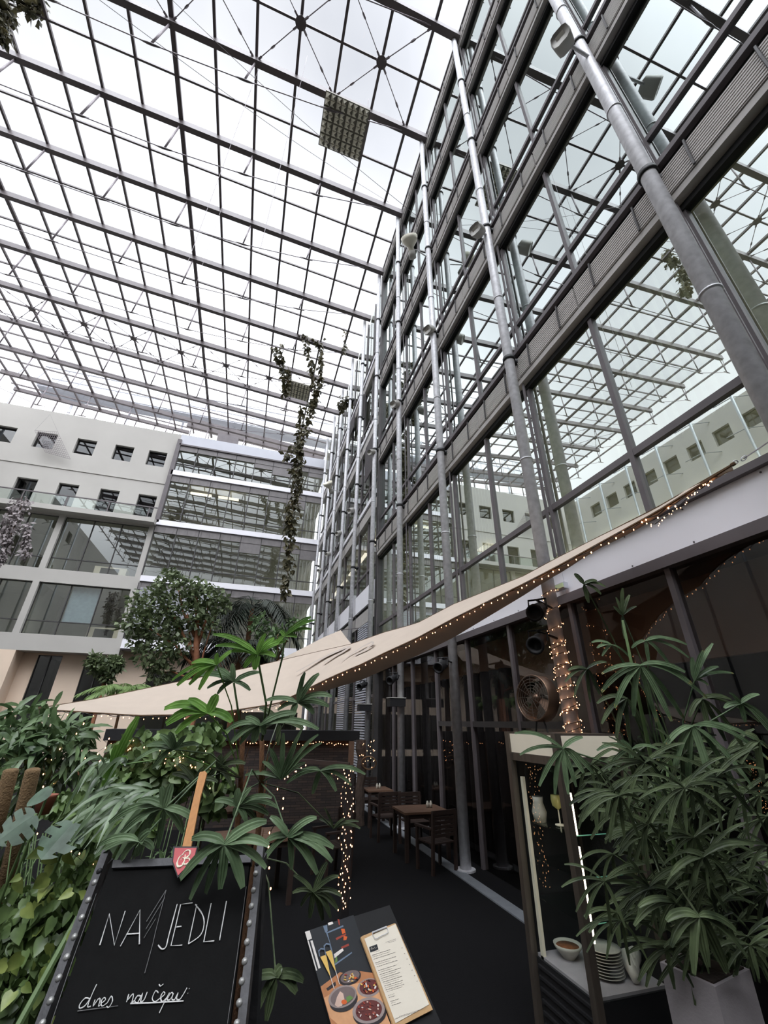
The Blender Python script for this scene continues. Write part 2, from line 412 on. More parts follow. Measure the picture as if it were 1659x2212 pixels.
sq = [(-16.85 - 1.93, ), ] and [(x, x + .98, 14.83, 15.83) for x in (-7.35, -9.12, -11.04, -12.98, -14.9)]
tl = [(x, x + .94, 11.37, 12.89) for x in (-7.17, -9.06, -11.02, -12.92, -14.85)]
bg = []
for x0, x1 in ((-10.15, -6.18), (-14.4, -10.42), (-16.3, -14.67)):
    bg += [(x0, x1, 8.17, 11.02), (x0, x1, 5.07, 7.5)]
WBx = -5.9
mb = MB(); wall_open(mb, XL, WBx, 4.33, 17.3, YB, sq + tl + bg, .22)
mb.poly([(WBx, YB, 4.33), (WBx, YB + 1.2, 4.33), (WBx, YB + 1.2, 17.3), (WBx, YB, 17.3)])
mb.poly([(XL, YB, 17.3), (WBx, YB, 17.3), (WBx, YB + 2.5, 17.3), (XL, YB + 2.5, 17.3)])
mb.poly([(XL, YB, 4.33), (XL, YB + 1.2, 4.33), (WBx, YB + 1.2, 4.33), (WBx, YB, 4.33)])
mb.box(XL, WBx - .05, YB - .035, YB, 13.72, 13.78)
struct(mb, 'wall_back', 'wall', 'tall white rendered wall with rows of square and tall windows')
struct(MB().box(XL, WBx, YB - .55, YB, 11.08, 11.34), 'trim_4', 'wall', 'white balcony slab edge along the white wall')
struct(MB().box(WBx - .1, WBx + .12, YB - .12, YB + .3, 11.3, 16.9), 'trim_5', 'darkrail', 'dark metal corner post between white wall and glazed wall')
wn = 0
def window(x0, x1, z0, z1, y, m, label, bars=(), tr=None, fr=.05, room=2.2, roommat='interiordark'):
    global wn; wn += 1
    t = thing('window_%d' % wn, label, None, ((x0 + x1) / 2, y, z0), kind='structure')
    MB().poly([(x0, y, z0), (x1, y, z0), (x1, y, z1), (x0, y, z1)]).build('pane', m, t)
    mb = MB()
    for a, b in (((x0, z0), (x1, z0)), ((x0, z1), (x1, z1)), ((x0, z0), (x0, z1)), ((x1, z0), (x1, z1))):
        mb.bar((a[0], y - .02, a[1]), (b[0], y - .02, b[1]), fr, fr, V((0, 1, 0)))
    for bx in bars: mb.bar((bx, y - .02, z0), (bx, y - .02, z1), fr * .8, fr, V((0, 1, 0)))
    if tr: mb.bar((x0, y - .02, tr), (x1, y - .02, tr), fr * .8, fr, V((0, 1, 0)))
    mb.build('window_frame', 'frame', t)
    r = MB(); yy = y + room
    r.poly([(x0, yy, z0), (x1, yy, z0), (x1, yy, z1 + .2), (x0, yy, z1 + .2)]); r.poly([(x0, y + .03, z0), (x0, yy, z0), (x0, yy, z1), (x0, y + .03, z1)])
    r.poly([(x1, y + .03, z0), (x1, yy, z0), (x1, yy, z1), (x1, y + .03, z1)]); r.poly([(x0, y + .03, z0), (x1, y + .03, z0), (x1, yy, z0), (x0, yy, z0)])
    r.poly([(x0, y + .03, z1), (x1, y + .03, z1), (x1, yy, z1), (x0, yy, z1)])
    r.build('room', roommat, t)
    return t
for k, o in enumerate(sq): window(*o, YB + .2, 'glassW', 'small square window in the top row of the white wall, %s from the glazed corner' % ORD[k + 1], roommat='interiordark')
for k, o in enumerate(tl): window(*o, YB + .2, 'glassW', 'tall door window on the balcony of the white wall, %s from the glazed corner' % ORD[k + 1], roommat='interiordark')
for k, o in enumerate(bg):
    w = o[1] - o[0]
    window(*o, YB + .2, 'glassB', 'wide three-part window in the %s row of the white wall, %s from the glazed corner' % (('upper', 'lower')[k % 2], ORD[k // 2 + 1]),
           bars=(o[0] + w / 3, o[0] + 2 * w / 3), tr=o[2] + .62, room=3, roommat='interior')
# frosted blind in the lower wide window
tag(MB().box(-8.78, -7.55, YB + .3, YB + .33, 5.72, 7.45).build('roller_blind', mat('blue_blind', srgb(150, 168, 178), .8, 0, .1, 6)), 'pale blue roller blind pulled down in lower wide window', 'blind')
# furniture seen in wide windows
def office_desk(x, z, lab):
    t = thing('office_cabinet', lab, 'cabinet', (x, 24.6, z))
    MB().box(x - .75, x + .75, 24.3, 24.9, z + .02, z + .58).build('body', 'cream', t)
    MB().box(x - .45, x + .4, 24.27, 24.31, z + .1, z + .5).build('screen', 'black', t)
office_desk(-7.0, 5.09, 'cream office cabinet with dark panel in lower wide window')
office_desk(-7.6, 8.19, 'cream office cabinet with dark panel in upper wide window')
# left wall with its own row of square windows, seen reflected in the facade
lop = [(10.3 + 1.56 * k - .46 - 3.12, 10.3 + 1.56 * k + .46 - 3.12, 15.25, 16.2) for k in range(10)] + [(8 + 1.95 * k, 8.95 + 1.95 * k, 11.4, 12.9) for k in range(8)]
mb = MB(); wall_open(mb, YF, YB, 0, 17.3, 0, lop, .22); mb.v = [(XL - y, x, z) for x, y, z in mb.v]; mb.f = [f[::-1] for f in mb.f]
mb.box(XL - .6, XL - .3, YF, YB, 17.0, 17.3)
struct(mb, 'wall_left', 'wall', 'white rendered wall with square windows closing the courtyard on the left')
for k, o in enumerate(lop):
    wn += 1; t = thing('window_%d' % wn, 'square window of the left wall, %s along' % ORD[k + 1], None, (XL, o[0], o[2]), kind='structure')
    MB().poly([(XL - .2, o[0], o[2]), (XL - .2, o[1], o[2]), (XL - .2, o[1], o[3]), (XL - .2, o[0], o[3])]).build('pane', 'glassW', t)
    m_ = MB(); 
    for a, b in (((o[0], o[2]), (o[1], o[2])), ((o[0], o[3]), (o[1], o[3])), ((o[0], o[2]), (o[0], o[3])), ((o[1], o[2]), (o[1], o[3]))): m_.bar((XL - .18, *a), (XL - .18, *b), .07, .06, V((1, 0, 0)))
    m_.build('window_frame', 'frame', t); MB().box(XL - .27, XL - .25, o[0] - .05, o[1] + .05, o[2] - .05, o[3] + .05).build('room', 'interiordark', t)  # dark panel close behind the pane stands for the unlit room
# balcony railing
t = thing('balcony_railing', 'glass balcony railing with dark handrail along the white wall', 'railing', (-12, YB - .5, 11.34))
MB().bar((XL, YB - .5, 11.95), (WBx - .02, YB - .5, 11.95), .06, .05).build('handrail', 'darkrail', t)
for k in range(5):
    x = -6.3 - 1.93 * k; MB().bar((x, YB - .5, 11.34), (x, YB - .5, 11.95), .05, .03, V((0, 1, 0))).build('post', 'darkrail', t)
    MB().box(x - 1.85, x - .06, YB - .51, YB - .495, 11.37, 11.9).build('glass_panel', 'glassrail', t)
# ground floor recess
mb = MB(); go = [(-9.39, -8.4, .4, 4.25), (-7.42, -6.3, .4, 4.25), (-11.5, -10.4, .4, 4.25), (-4.6, 2.9, 2.8, 3.75), (-4.6, 2.9, .3, 2.0)]
wall_open(mb, -10.0, XG, 0, 4.6, 24.3, [g for g in go if g[0] > -10], .12)
mb.poly([(-10.0, YB, 0), (-10.0, 24.3, 0), (-10.0, 24.3, 4.33), (-10.0, YB, 4.33)]); mb.poly([(-10.0, YB, 0), (-10.0, YB, 4.33), (XL, YB, 4.33), (XL, YB, 0)])
struct(mb, 'wall_back_recess', 'beige', 'beige recessed ground floor wall under the white wall')
for k, o in enumerate(go[:2]): window(*o, 24.4, 'glassW', 'tall dark ground floor window in the beige wall, %s' % ('left one', 'right one beside small tree')[k], bars=((o[0] + o[1]) / 2,), roommat='interiordark')
window(*go[3], 24.4, 'glassW', 'long dark strip window under the glazed wall', roommat='interiordark')
window(*go[4], 24.4, 'glassW', 'low wide ground floor window behind the sail', roommat='interior')

# ---- glazed back wall
lev = [4.62, 7.95, 11.15, 14.4]          # undersides of the white bands
nb = 8; bw = (XG - WBx) / nb
mb = MB(); mb.box(WBx, XG, YB, YB + .4, 16.62, 17.35)
struct(mb, 'trim_6', 'parapet', 'pale grey parapet panels on top of the glazed wall')
mb = MB(); mb.box(WBx + .05, XG, YB - .12, YB + .1, 16.5, 16.6); struct(mb, 'trim_7', 'darkrail', 'dark rail under the grey parapet')
for k, z in enumerate(lev):
    struct(MB().box(WBx + .02, XG, YB - .12, YB + .3, z, z + (.30 if k else .45)), 'trim_%d' % (8 + k), 'whiteband', 'white floor band of the glazed wall, %s from the ground' % ORD[k + 1])
    struct(MB().box(WBx + .02, XG, YB - .06, YB + .3, z - .07, z), 'trim_%d' % (12 + k), 'darkrail', 'dark rail below the %s white band of the glazed wall' % ORD[k + 1])
mbs = MB()
for k in range(4):
    z0 = lev[k] + (.30 if k else .45); z1 = (lev[k + 1] - .07) if k < 3 else 16.5
    for b in range(nb):
        x0 = WBx + bw * b; x1 = x0 + bw
        wn += 1
        t = thing('window_%d' % wn, 'glazed wall bay, %s storey, %s from the white wall' % (ORD[k + 1], ORD[b + 1]), None, (x0, YB, z0), kind='structure')
        tilt = rnd(-.007, .007)
        MB().poly([(x0, YB + .05, z0), (x1, YB + .05 + tilt, z0), (x1, YB + .05 + tilt + rnd(-.006, .006), z1), (x0, YB + .05, z1)]).build('pane', 'glassB', t)
        f = MB(); f.bar((x0, YB + .02, z0), (x0, YB + .02, z1), .05, .08, V((0, 1, 0))); f.bar((x0, YB + .03, z0 + .55), (x1, YB + .03, z0 + .55), .04, .05, V((0, 1, 0)))
        f.build('window_frame', 'frame', t)
        c = MB(); c.box(x0 + .02, x1 - .02, YB - .05, YB + .02, z1 - .36, z1)
        if b >= 4 and k in (1, 2, 3): c.box(x0 + .02, x1 - .02, YB - .03, YB + .0, z1 - .36 - .3 * ((b * 7 + k) % 3), z1 - .3)
        for q in range(3): c.box(x0 + .1 + q * .42, x0 + .12 + q * .42, YB - .065, YB - .05, z1 - .36, z1)
        c.build('blind_box', 'boxgrey', t)
    mbs.box(WBx, XG, YB + .3, YB + 3.2, lev[k] - .05, lev[k] + .28)
mbs.box(WBx, WBx + .04, YB + .1, YB + 3.2, 4.5, 17.3); mbs.box(WBx, XG, YB + 3.2, YB + 3.3, 4.5, 17.3); mbs.box(WBx, XG, YB + .4, YB + 3.3, 16.6, 17.3)
struct(mbs, 'wall_back_rooms', 'interior', 'pale rooms and floor slabs behind the glazed back wall')
for k, (x, z) in enumerate(((-4.2, 13.95), (-2.6, 13.95))):
    tag(MB().box(x - .6, x + .6, YB + 1.0, YB + 1.25, z, z + .06).build('ceiling_lamp', 'ceilinglamp'), 'warm strip lamp on a ceiling behind third storey glazing, %s one' % ('left', 'right')[k], 'lamp')
# louvre blind behind the fig tree
t = MB()
for k in range(34): t.box(-5.75, -1.9, YB - .1, YB - .07, 5.6 + k * .06, 5.635 + k * .06)
tag(t.build('louvre_blind', 'louvre'), 'white slatted louvre blind on the glazed wall behind the fig tree', 'blind')
# netting on the white wall
a, b, c, d = (aty(75, 930, 23.2), aty(125, 933, 23.2), aty(152, 992, 23.2), aty(98, 977, 23.2))
mb = MB()
for k in range(13): mb.tube([a.lerp(b, k / 12), d.lerp(c, k / 12)], .008, 4)
for k in range(13): mb.tube([a.lerp(d, k / 12), b.lerp(c, k / 12)], .008, 4)
t = thing('hanging_net', 'fine grid net hanging on wires before the white wall', 'net', a)
mb.build('mesh', 'cable', t); mb = MB()
for q in (a, b, c): mb.tube([q, aty(108, 895, 23.2)], .003, 4)
mb.build('wire', 'cable', t)

# ---- glass facade on the right, part A (near) and part B (far, stepped floors)
Y0, BAY = 1.21 - 1.1675 * 4, 1.1675
NA = 12                                  # bays up to y = 10.55
YA1 = Y0 + BAY * NA
def wproto(zb, zt, split, ga, gs, name):
    """one bay, local axes: +y along the facade, z up"""
    t = bpy.data.objects.new(name, None); COL.objects.link(t); t['kind'] = 'structure'
    if split:
        MB().poly([(0, 0, 0), (0, BAY, 0), (0, BAY, split), (0, 0, split)]).build('lower_pane', gs, t, local=True)
        MB().poly([(0, 0, split), (0, BAY, split), (0, BAY, zt - zb), (0, 0, zt - zb)]).build('upper_pane', ga, t, local=True)
    else:
        MB().poly([(0, 0, 0), (0, BAY, 0), (0, BAY, zt - zb), (0, 0, zt - zb)]).build('upper_pane', ga, t, local=True)
    f = MB(); f.box(-.035, .04, -.025, .025, 0, zt - zb)
    if split: f.box(-.03, .04, .025, BAY - .025, split - .035, split + .035)
    f.build('window_frame', 'darkrail' if name != 'g' else 'frame', t, local=True)
    return t
LA = [5.78, 8.97, 12.15, 15.1, 17.95]   # undersides of the cassette bands
TOPS = [z + .6 for z in LA]
tn = 20
def cassette_band(z, y0, n, label):
    global tn; tn += 1
    t = thing('trim_%d' % tn, label, None, (XG, y0, z), kind='structure')
    L_ = n * BAY
    MB().box(XG - .16, XG + .05, y0, y0 + L_, z + .53, z + .6).build('coping', 'darkrail', t)
    MB().box(XG - .1, XG + .05, y0, y0 + L_, z + .45, z + .53).build('shadow_gap', 'blackgap', t)
    MB().box(XG - .12, XG + .03, y0, y0 + L_, z + .02, z + .1).build('bottom_rail', 'band', t)
    MB().box(XG - .05, XG + .03, y0, y0 + L_, z - .07, z).build('drip_edge', 'blackgap', t)
    for k in range(n):
        c = MB(); ya = y0 + k * BAY
        c.box(XG - .13, XG + .02, ya + .012, ya + BAY - .012, z + .11, z + .45)
        for q in range(10): c.box(XG - .138, XG - .13, ya + .012, ya + BAY - .012, z + .125 + q * .033, z + .125 + q * .033 + .018)
        c.build('blind_cassette', 'cassette', t); c = MB()
        for yy in (.28, .88): c.tube([(XG - .15, ya + yy, z + .46), (XG - .155, ya + yy + .01, z + .3), (XG - .15, ya + yy + .02, z + .1)], .012, 5)
        c.build('strap', 'frame', t)
    return t
for k, z in enumerate(LA): cassette_band(z, Y0, NA, 'grey ribbed blind cassette band of the near glass facade, %s from the ground' % ORD[k + 1])
for k in range(len(LA)):
    zb = 3.19 if k == 0 else TOPS[k - 1]; zt = LA[k]
    p = wproto(zb, zt, .68 if k == 0 else .62, 'glassA', 'glassA' if k == 0 else 'glassS', 'window_%d' % (wn + 1)); wn += 1
    p.location = (XG, Y0, zb); p['label'] = 'near glass facade bay, %s glazed storey, first bay' % ORD[k + 1]
    for b in range(1, NA):
        wn += 1; q = dup(p, (XG, Y0 + BAY * b, zb), label='near glass facade bay, %s glazed storey, %s bay' % (ORD[k + 1], ORD[b + 1])); q.name = 'window_%d' % wn
# white band above the restaurant
t = thing('trim_40', 'wide white fascia band above the dark restaurant glazing', None, (XG, Y0, 2.83), kind='structure')
for k in range(6):
    f = MB(); ya = Y0 + 2 * BAY * k; f.box(XG - .04, XG + .1, ya + .004, ya + 2 * BAY - .004, 2.83, 3.17); f.build('fascia_panel', 'whiteband', t)
    f = MB()
    for q in range(4):
        for zz in (2.86, 3.14): f.ball((XG - .042, ya + .3 + q * .58, zz), .008, 6)
    f.build('screws', 'darkrail', t)
MB().box(XG - .09, XG + .08, Y0, YA1, 3.165, 3.22).build('top_sill', 'darkrail', t)
MB().box(XG - .08, XG + .08, Y0, YA1, 2.74, 2.83).build('head_rail', 'darkrail', t)
# restaurant ground floor glazing
p = None
for b in range(NA):
    wn += 1; lb = 'dark restaurant window bay at ground level, %s along the walkway' % ORD[b + 1]
    if p is None:
        p = wproto(0, 2.74, 0, 'glassG', 'glassG', 'window_%d' % wn); p.location = (XG, Y0, 0); p['label'] = lb
    else:
        q = dup(p, (XG, Y0 + BAY * b, 0), label=lb); q.name = 'window_%d' % wn
struct(MB().box(XG, XG + .3, YF, Y0, 0, 18.4), 'wall_right', 'wall', 'plain white wall continuing the facade behind the viewpoint')
# rooms behind the near facade
mb = MB()
for z in LA: mb.box(XG + .06, 8.9, Y0, YA1, z + .05, z + .5)
mb.box(XG + .12, 8.9, Y0, YA1, 2.84, 3.15); mb.box(8.9, 9.0, Y0, YA1, 3.1, 18.5); mb.box(XG + .06, 8.9, YA1 - .02, YA1 + .1, 3.1, 18.5); mb.box(XG + .1, 9, YR0, 27, 18.55, 18.7)
mb.box(XG + .06, 8.9, Y0 - .1, Y0, 0, 18.5)
struct(mb, 'wall_right_rooms', 'interior', 'pale office rooms behind the near glass facade')
struct(MB().box(XG + .45, XG + .5, Y0, 10.4, 2.1, 2.76), 'wall_right_bulkhead', 'bulkhead', 'brown bulkhead hanging inside the restaurant glazing')
mb = MB(); mb.box(7.9, 8.0, Y0, YA1, 0, 2.83); mb.box(XG + .12, 8, Y0, YA1, 2.76, 2.83); mb.box(XG + .12, 8.0, YA1 - .1, YA1, 0, 2.8)
struct(mb, 'wall_right_restaurant', 'interiordark', 'brown restaurant room behind the dark glazing')
mb = MB()
for k in range(20):
    y = 5.4 + k * .27; mb.tube([(XG + .3, y, 0), (XG + .3, y, 2.3)], .09, 7)
tag(mb.build('curtain', 'curtain', None, True), 'long dark gathered curtain behind the restaurant glazing', 'curtain')
t = MB()
for k in range(5): t.box(8.3, 8.7, -.8 + k * 2.3, .6 + k * 2.3, 5.70, 5.80)  # added out of view, their glow lights the blinds from inside
struct(t, 'trim_70', emit('hidden_office_lamp', (1, .96, .88, 1), 26), 'unseen office ceiling lamps added deep inside the lowest office storey to light the blinds')
# vertical blinds
def vblind(y0, n, z0, z1, lab):
    t = MB()
    for k in range(n):
        y = y0 + k * .092; a_ = .5
        t.poly([(XG + .2, y, z0), (XG + .2 + .045, y + .062, z0), (XG + .2 + .045, y + .062, z1), (XG + .2, y, z1)])
    tag(t.build('vertical_blind', 'blind'), lab, 'blind', 'vertical blinds in the lowest office storey')
vblind(1.26, 12, 3.92, 5.75, 'pale vertical slat blind in the office window beside the second near column')
vblind(2.47, 3, 3.92, 5.75, 'narrow pale vertical slat blind next to the wide slat blind')
vblind(4.8, 11, 3.92, 5.75, 'pale vertical slat blind in the office window behind the sail edge')
vblind(7.1, 11, 3.92, 5.75, 'pale vertical slat blind in the farther office window')
_c = atz(1050, 1184, 5.70); tag(MB().box(_c.x - .12, _c.x + .12, _c.y - .25, _c.y + .25, 5.68, 5.74).build('ceiling_lamp', 'ceilinglamp'), 'square warm lamp glowing inside the lowest office storey', 'lamp')
# far part B
NBv = 11; BB = (YB - .2 - YA1 - .25) / NBv
for k, z in enumerate(lev):
    tn += 1; zz = z
    t = thing('trim_%d' % tn, 'floor band of the far glass facade, %s from the ground' % ORD[k + 1], None, (XG, YA1, zz), kind='structure')
    MB().box(XG - .12, XG + .1, YA1 + .2, YB - .15, zz, zz + (.55 if k == 0 else .16)).build('white_edge', 'whiteband', t)
    MB().box(XG - .06, XG + .1, YA1 + .2, YB - .15, zz - .12, zz).build('shadow_gap', 'blackgap', t)
    MB().box(XG - .1, XG + .05, YA1 + .2, YB - .15, zz - .48, zz - .12).build('blind_cassette', 'band', t)
zt_ = [lev[0] + .55] + [z + .16 for z in lev[1:]]; zb_ = [z - .48 for z in lev[1:]] + [18.3]
BAYs = BAY; BAY = BB
for k in range(4):
    p = None
    for b in range(NBv):
        wn += 1; lb = 'far glass facade bay, %s storey, %s from the step' % (ORD[k + 1], ORD[b + 1])
        if p is None:
            p = wproto(zt_[k], zb_[k], .6, 'glassB', 'glassB', 'window_%d' % wn); p.location = (XG, YA1 + .25, zt_[k]); p['label'] = lb
        else: q = dup(p, (XG, YA1 + .25 + BB * b, zt_[k]), label=lb); q.name = 'window_%d' % wn
p = None
for b in range(NBv):
    wn += 1; lb = 'ground floor bay under the far glass facade, %s from the step' % ORD[b + 1]
    if p is None: p = wproto(0, 4.1, 2.2, 'glassB', 'glassG', 'window_%d' % wn); p.location = (XG, YA1 + .25, 0); p['label'] = lb
    else: q = dup(p, (XG, YA1 + .25 + BB * b, 0), label=lb); q.name = 'window_%d' % wn
BAY = BAYs
mb = MB(); mb.box(XG - .1, XG + .15, YA1 - .0, YA1 + .2, 0, 18.4); struct(mb, 'trim_60', 'frame', 'dark post at the step between near and far facade')
mb = MB()
for z in lev: mb.box(XG + .15, 8.9, YA1 + .15, YB, z - .4, z + .1)
mb.box(6.9, 7.0, YA1 + .15, YB, 0, 18.5); mb.box(XG + .1, 7, YB - .1, YB, 0, 18.5)
struct(mb, 'wall_right_far_rooms', 'interior', 'rooms behind the far glass facade')
for k in range(6):
    y = 12.6 + k * 1.75
    tag(MB().box(XG + .5, XG + .62, y, y + 1.0, 7.3, 7.36).build('ceiling_lamp', 'ceilinglamp'), 'warm lamp strip behind the far facade, %s from the step' % ORD[k + 1], 'lamp', 'lamp strips behind the far facade')
# louvre screens of the far facade
for k, (y, z0, z1) in enumerate(((11.3, .02, 4.1), (13.7, .02, 4.1), (11.2, 9.1, 10.6), (12.9, 12.6, 13.9), (14.6, 13.4, 14.3))):
    t = MB(); n = int((z1 - z0) / .06)
    for q in range(n): t.box(XG - .16, XG - .12, y, y + 1.0, z0 + q * .06, z0 + q * .06 + .034)
    (lambda o_, l_: tag(o_, l_, 'screen') if k < 2 else (o_.__setitem__('kind', 'structure'), o_.__setitem__('label', l_), setattr(o_, 'name', 'trim_%d' % (70 + k))))(t.build('louvre_screen', 'louvre' if k < 2 else 'darkrail'), ('pale slatted screen low on the far facade, near the step', 'pale slatted screen low on the far facade, farther along',
        'dark slatted screen on the second storey of the far facade', 'dark slatted screen on the third storey of the far facade', 'dark slatted screen under the fourth storey of the far facade')[k])
struct(MB().box(XG - .03, XG + .03, 3.55, 7.05, 1.56, 1.63), 'trim_62', 'frame', 'dark transom bar across the restaurant glazing')
# floor strip along the facade
struct(MB().box(2.72, 2.86, 3.4, 14, .0, .012), 'trim_61', 'strip', 'metal strip set in the floor along the glazing')

# ================================================================== COLUMNS
cp = None
for k in range(10):
    y = 1.21 + 2.3375 * k
    if cp is None:
        C_ = thing('steel_column', '', None, (2.915, y, 0), kind='structure')
        MB().tube([(2.915, y, 0), (2.915, y, 18.3)], .068, 20).build('shaft', 'galv', C_, True)
        for z in (4.5, 7.5, 10.6, 13.7):
            MB().tube([(2.915, y, z - .008), (2.915, y, z + .008)], .078, 20).build('collar', 'galv', C_, True)
        MB().tube([(2.915, y, 0), (2.915, y, .02)], .12, 16).build('base_plate', 'galv', C_)
        for z in (6.2, 9.4, 12.55, 15.5):
            m_ = MB(); m_.tube([(2.97, y, z), (3.03, y + .01, z), (3.05, y + .01, z), (3.09, y + .01, z)], [.03, .055, .07, .05], 8); m_.tube([(2.915, y, z - .03), (2.915, y, z + .03)], .085, 14)
            m_.build('bracket', 'black', C_, True)
        MB().box(3.07, 3.085, y - .02, y + .02, 3.25, 18.2).build('guide_rail', 'darkrail', C_)
        cp = C_
    else: C_ = dup(cp, (2.915, y, 0))
    C_['label'] = 'galvanised round steel column before the glass facade, %s from the viewpoint' % ORD[k + 1]

lp = None
for k in range(7):
    y = IY(2 + k) - 2.31
    if lp is None:
        lp = C_ = thing('steel_column', '', None, (-15.7, y, 0), kind='structure')
        MB().tube([(-15.7, y, 0), (-15.7, y, 17.0)], .07, 12).build('shaft', 'pipes', C_, True)
        m_ = MB()
        for z in (14.9, 16.9): m_.tube([(-15.7, y, z), (-15.7 + .1, y + .9, z)], .025, 6); m_.tube([(-15.7, y, z), (-16.5, y - .5, z - .02)], .025, 6)
        m_.build('bracket', 'pipes', C_)
    else: C_ = dup(lp, (-15.7, y, 0))
    C_['label'] = 'slim column with bracket arms before the left wall, %s from the front' % ORD[k + 1]
# ================================================================== LAMPS
def panel_lamp(c, w, d, lab):
    t = thing('mirror_lamp_panel', lab, 'lamp', c, 'mirror lamp panels under the roof')
    s = -.087
    P = lambda a, b, z=0: c + V((a, b, s * a + z))
    mb = MB(); mb.frame8(P(-w / 2, -d / 2, .0), P(w / 2, -d / 2) - P(-w / 2, -d / 2), V((0, d, 0)), V((0, 0, .06))); mb.build('tray', 'lampdark', t)
    for gi in range(4):
        mbm = MB(); mbd = MB()
        for gj in range(4):
            for a in range(2):
                for b in range(2):
                    x0 = -w / 2 + (gi + .06 + a * .45) * w / 4; x1 = x0 + w / 4 * .42; y0 = -d / 2 + (gj + .06 + b * .45) * d / 4; y1 = y0 + d / 4 * .42
                    ap = P((x0 + x1) / 2, y0 + (y1 - y0) * .35, -.09); q = [P(x0, y0, -.004), P(x1, y0, -.004), P(x1, y1, -.004), P(x0, y1, -.004)]
                    mbm.poly([q[0], q[1], ap]); mbm.poly([q[2], q[3], ap]); mbm.poly([q[3], q[0], ap]); mbd.poly([q[1], q[2], ap])  # one side of each mirror pyramid is kept apart, its shade painted dark
        mbm.build('mirror_facets', 'lampbody', t); mbd.build('painted_shade_facets', 'lampdark', t)
    h = MB()
    for a, b in ((-w / 2, -d / 2), (w / 2, -d / 2), (w / 2, d / 2), (-w / 2, d / 2)): h.tube([P(a * .9, b * .9, .05), P(a * .9, b * .9, ZR(c.x) - c.z - .1)], .008, 5)
    h.build('hanger_rods', 'cable', t)
panel_lamp(V((.43, 6.1, 17.72)), 1.33, 1.32, 'square faceted mirror lamp panel hanging near the roof brace')
panel_lamp(V((.48, 17.9, 17.72)), 1.28, 1.25, 'square faceted mirror lamp panel hanging behind the long vine')
def flood(c, s, lab, k):
    t = thing('column_floodlight', lab, 'lamp', c, 'grey floodlights on the columns')
    b = MB(); a = (V((-.8, -.35, -.5))).normalized(); r = a.cross(UP).normalized(); u = r.cross(a)
    n = 10; pr = []
    for f_, sc in ((-.85, .5), (-.7, .9), (.3, 1), (.42, .92)):
        ring = []
        for j in range(n):
            an = 2 * PI * j / n; ca, sa = math.cos(an), math.sin(an)
            ring.append(c + a * f_ * s * .8 + r * s * .52 * sc * (abs(ca) ** .6) * (1 if ca > 0 else -1) + u * s * .42 * sc * (abs(sa) ** .6) * (1 if sa > 0 else -1))
        pr.append(ring)
    k0 = 0
    for ring in pr: b.v += [tuple(p) for p in ring]
    for i in range(3):
        for j in range(n): b.f.append((i * n + j, i * n + (j + 1) % n, (i + 1) * n + (j + 1) % n, (i + 1) * n + j))
    b.f.append(tuple(range(n))); b.f.append(tuple(reversed(range(3 * n, 4 * n))))
    b.build('housing', 'lampgrey', t, True)
    fc = MB(); cc = c + a * .43 * s * .8; fc.poly([cc + r * s * .22 + u * s * .12, cc - r * s * .22 + u * s * .12, cc - r * s * .22 - u * s * .12, cc + r * s * .22 - u * s * .12]); fc.build('lens', 'lampdark', t)
    MB().tube([c, V((2.915, c.y + .02, c.z - .02))], .018, 6).build('arm', 'galv', t)
for k, (u, v, y, s) in enumerate(((1214, 86, 1.15, .22), (1030, 497, 3.5, .22), (926, 713, 5.83, .22), (852, 873, 8.15, .22), (801, 977, 10.5, .2), (757, 1103, 12.85, .22), (730, 1152, 15.2, .22), (707, 1197, 17.5, .22), (690, 1232, 19.9, .22))):
    c = aty(u, v, y); flood(c, s, 'small grey floodlight on the %s column from the viewpoint' % ORD[k + 1], k)
def bell(c, ax, R, lab, yk):
    t = thing('bell_lamp', lab, 'lamp', c, 'bell shaped lamps on the columns')
    MB().lathe([(.0, -.30), (.05, -.30), (.07, -.26), (.07, -.16), (.11, -.12), (.19, -.02), (.21, .08), (.2, .08), (.16, -.02), (.05, -.1), (0, -.1)], c, ax, 20).build('shade', 'lampbody', t, True)
    MB().tube([c - V(ax).normalized() * .2, c + V((.2, .05, -.2)), V((2.84, c.y + .1, c.z - .25))], .016, 6).build('arm', 'galv', t)
    MB().lathe([(0, .0), (.09, .0), (.09, .16), (0, .16)], c - V(ax).normalized() * .42, ax, 14).build('ballast', 'lampgrey', t, True)
bell(aty(885, 520, 5.75), V((-.35, -.45, .8)), .2, 'open bell shaped lamp on the third column from the viewpoint', 0)
bell(aty(709, 1046, 15.0), V((-.5, -.5, .6)), .2, 'open bell shaped lamp on a far column', 1)
def spot(u, v, y, lab, s=1.0):
    c = aty(u, v, y); t = thing('spotlight', lab, 'spotlight', c, 'black spotlights under the facade')
    ax = V((-.7, -.55, -.35)).normalized()
    MB().lathe([(0, -.13 * s), (.045 * s, -.13 * s), (.065 * s, -.08 * s), (.07 * s, .1 * s), (.082 * s, .12 * s), (.082 * s, .15 * s), (.06 * s, .15 * s), (.055 * s, .08 * s), (0, .08 * s)], c, ax, 14).build('housing', 'black', t, True)
    r = ax.cross(UP).normalized(); m = MB()
    m.tube([c + r * .085 * s, c + r * .085 * s - ax * .02 + UP * .1 * s, c - r * .085 * s - ax * .02 + UP * .1 * s, c - r * .085 * s], .01 * s, 6); m.build('yoke', 'black', t)
    MB().tube([c + UP * .1 * s, V((2.86, c.y + .08, c.z + .06 * s))], .012, 6).build('arm', 'black', t)
spot(1162, 1318, 3.4, 'black round spotlight on the lit column, upper one')
spot(1163, 1386, 3.4, 'black barn-door spotlight on the lit column, lower one')
spot(955, 1437, 5.75, 'black spotlight on the third column below the sail', .95)
spot(850, 1466, 8.05, 'black spotlight on the fourth column beside the slatted screen')
spot(784, 1480, 10.4, 'small black spotlight below the sail on a far column')
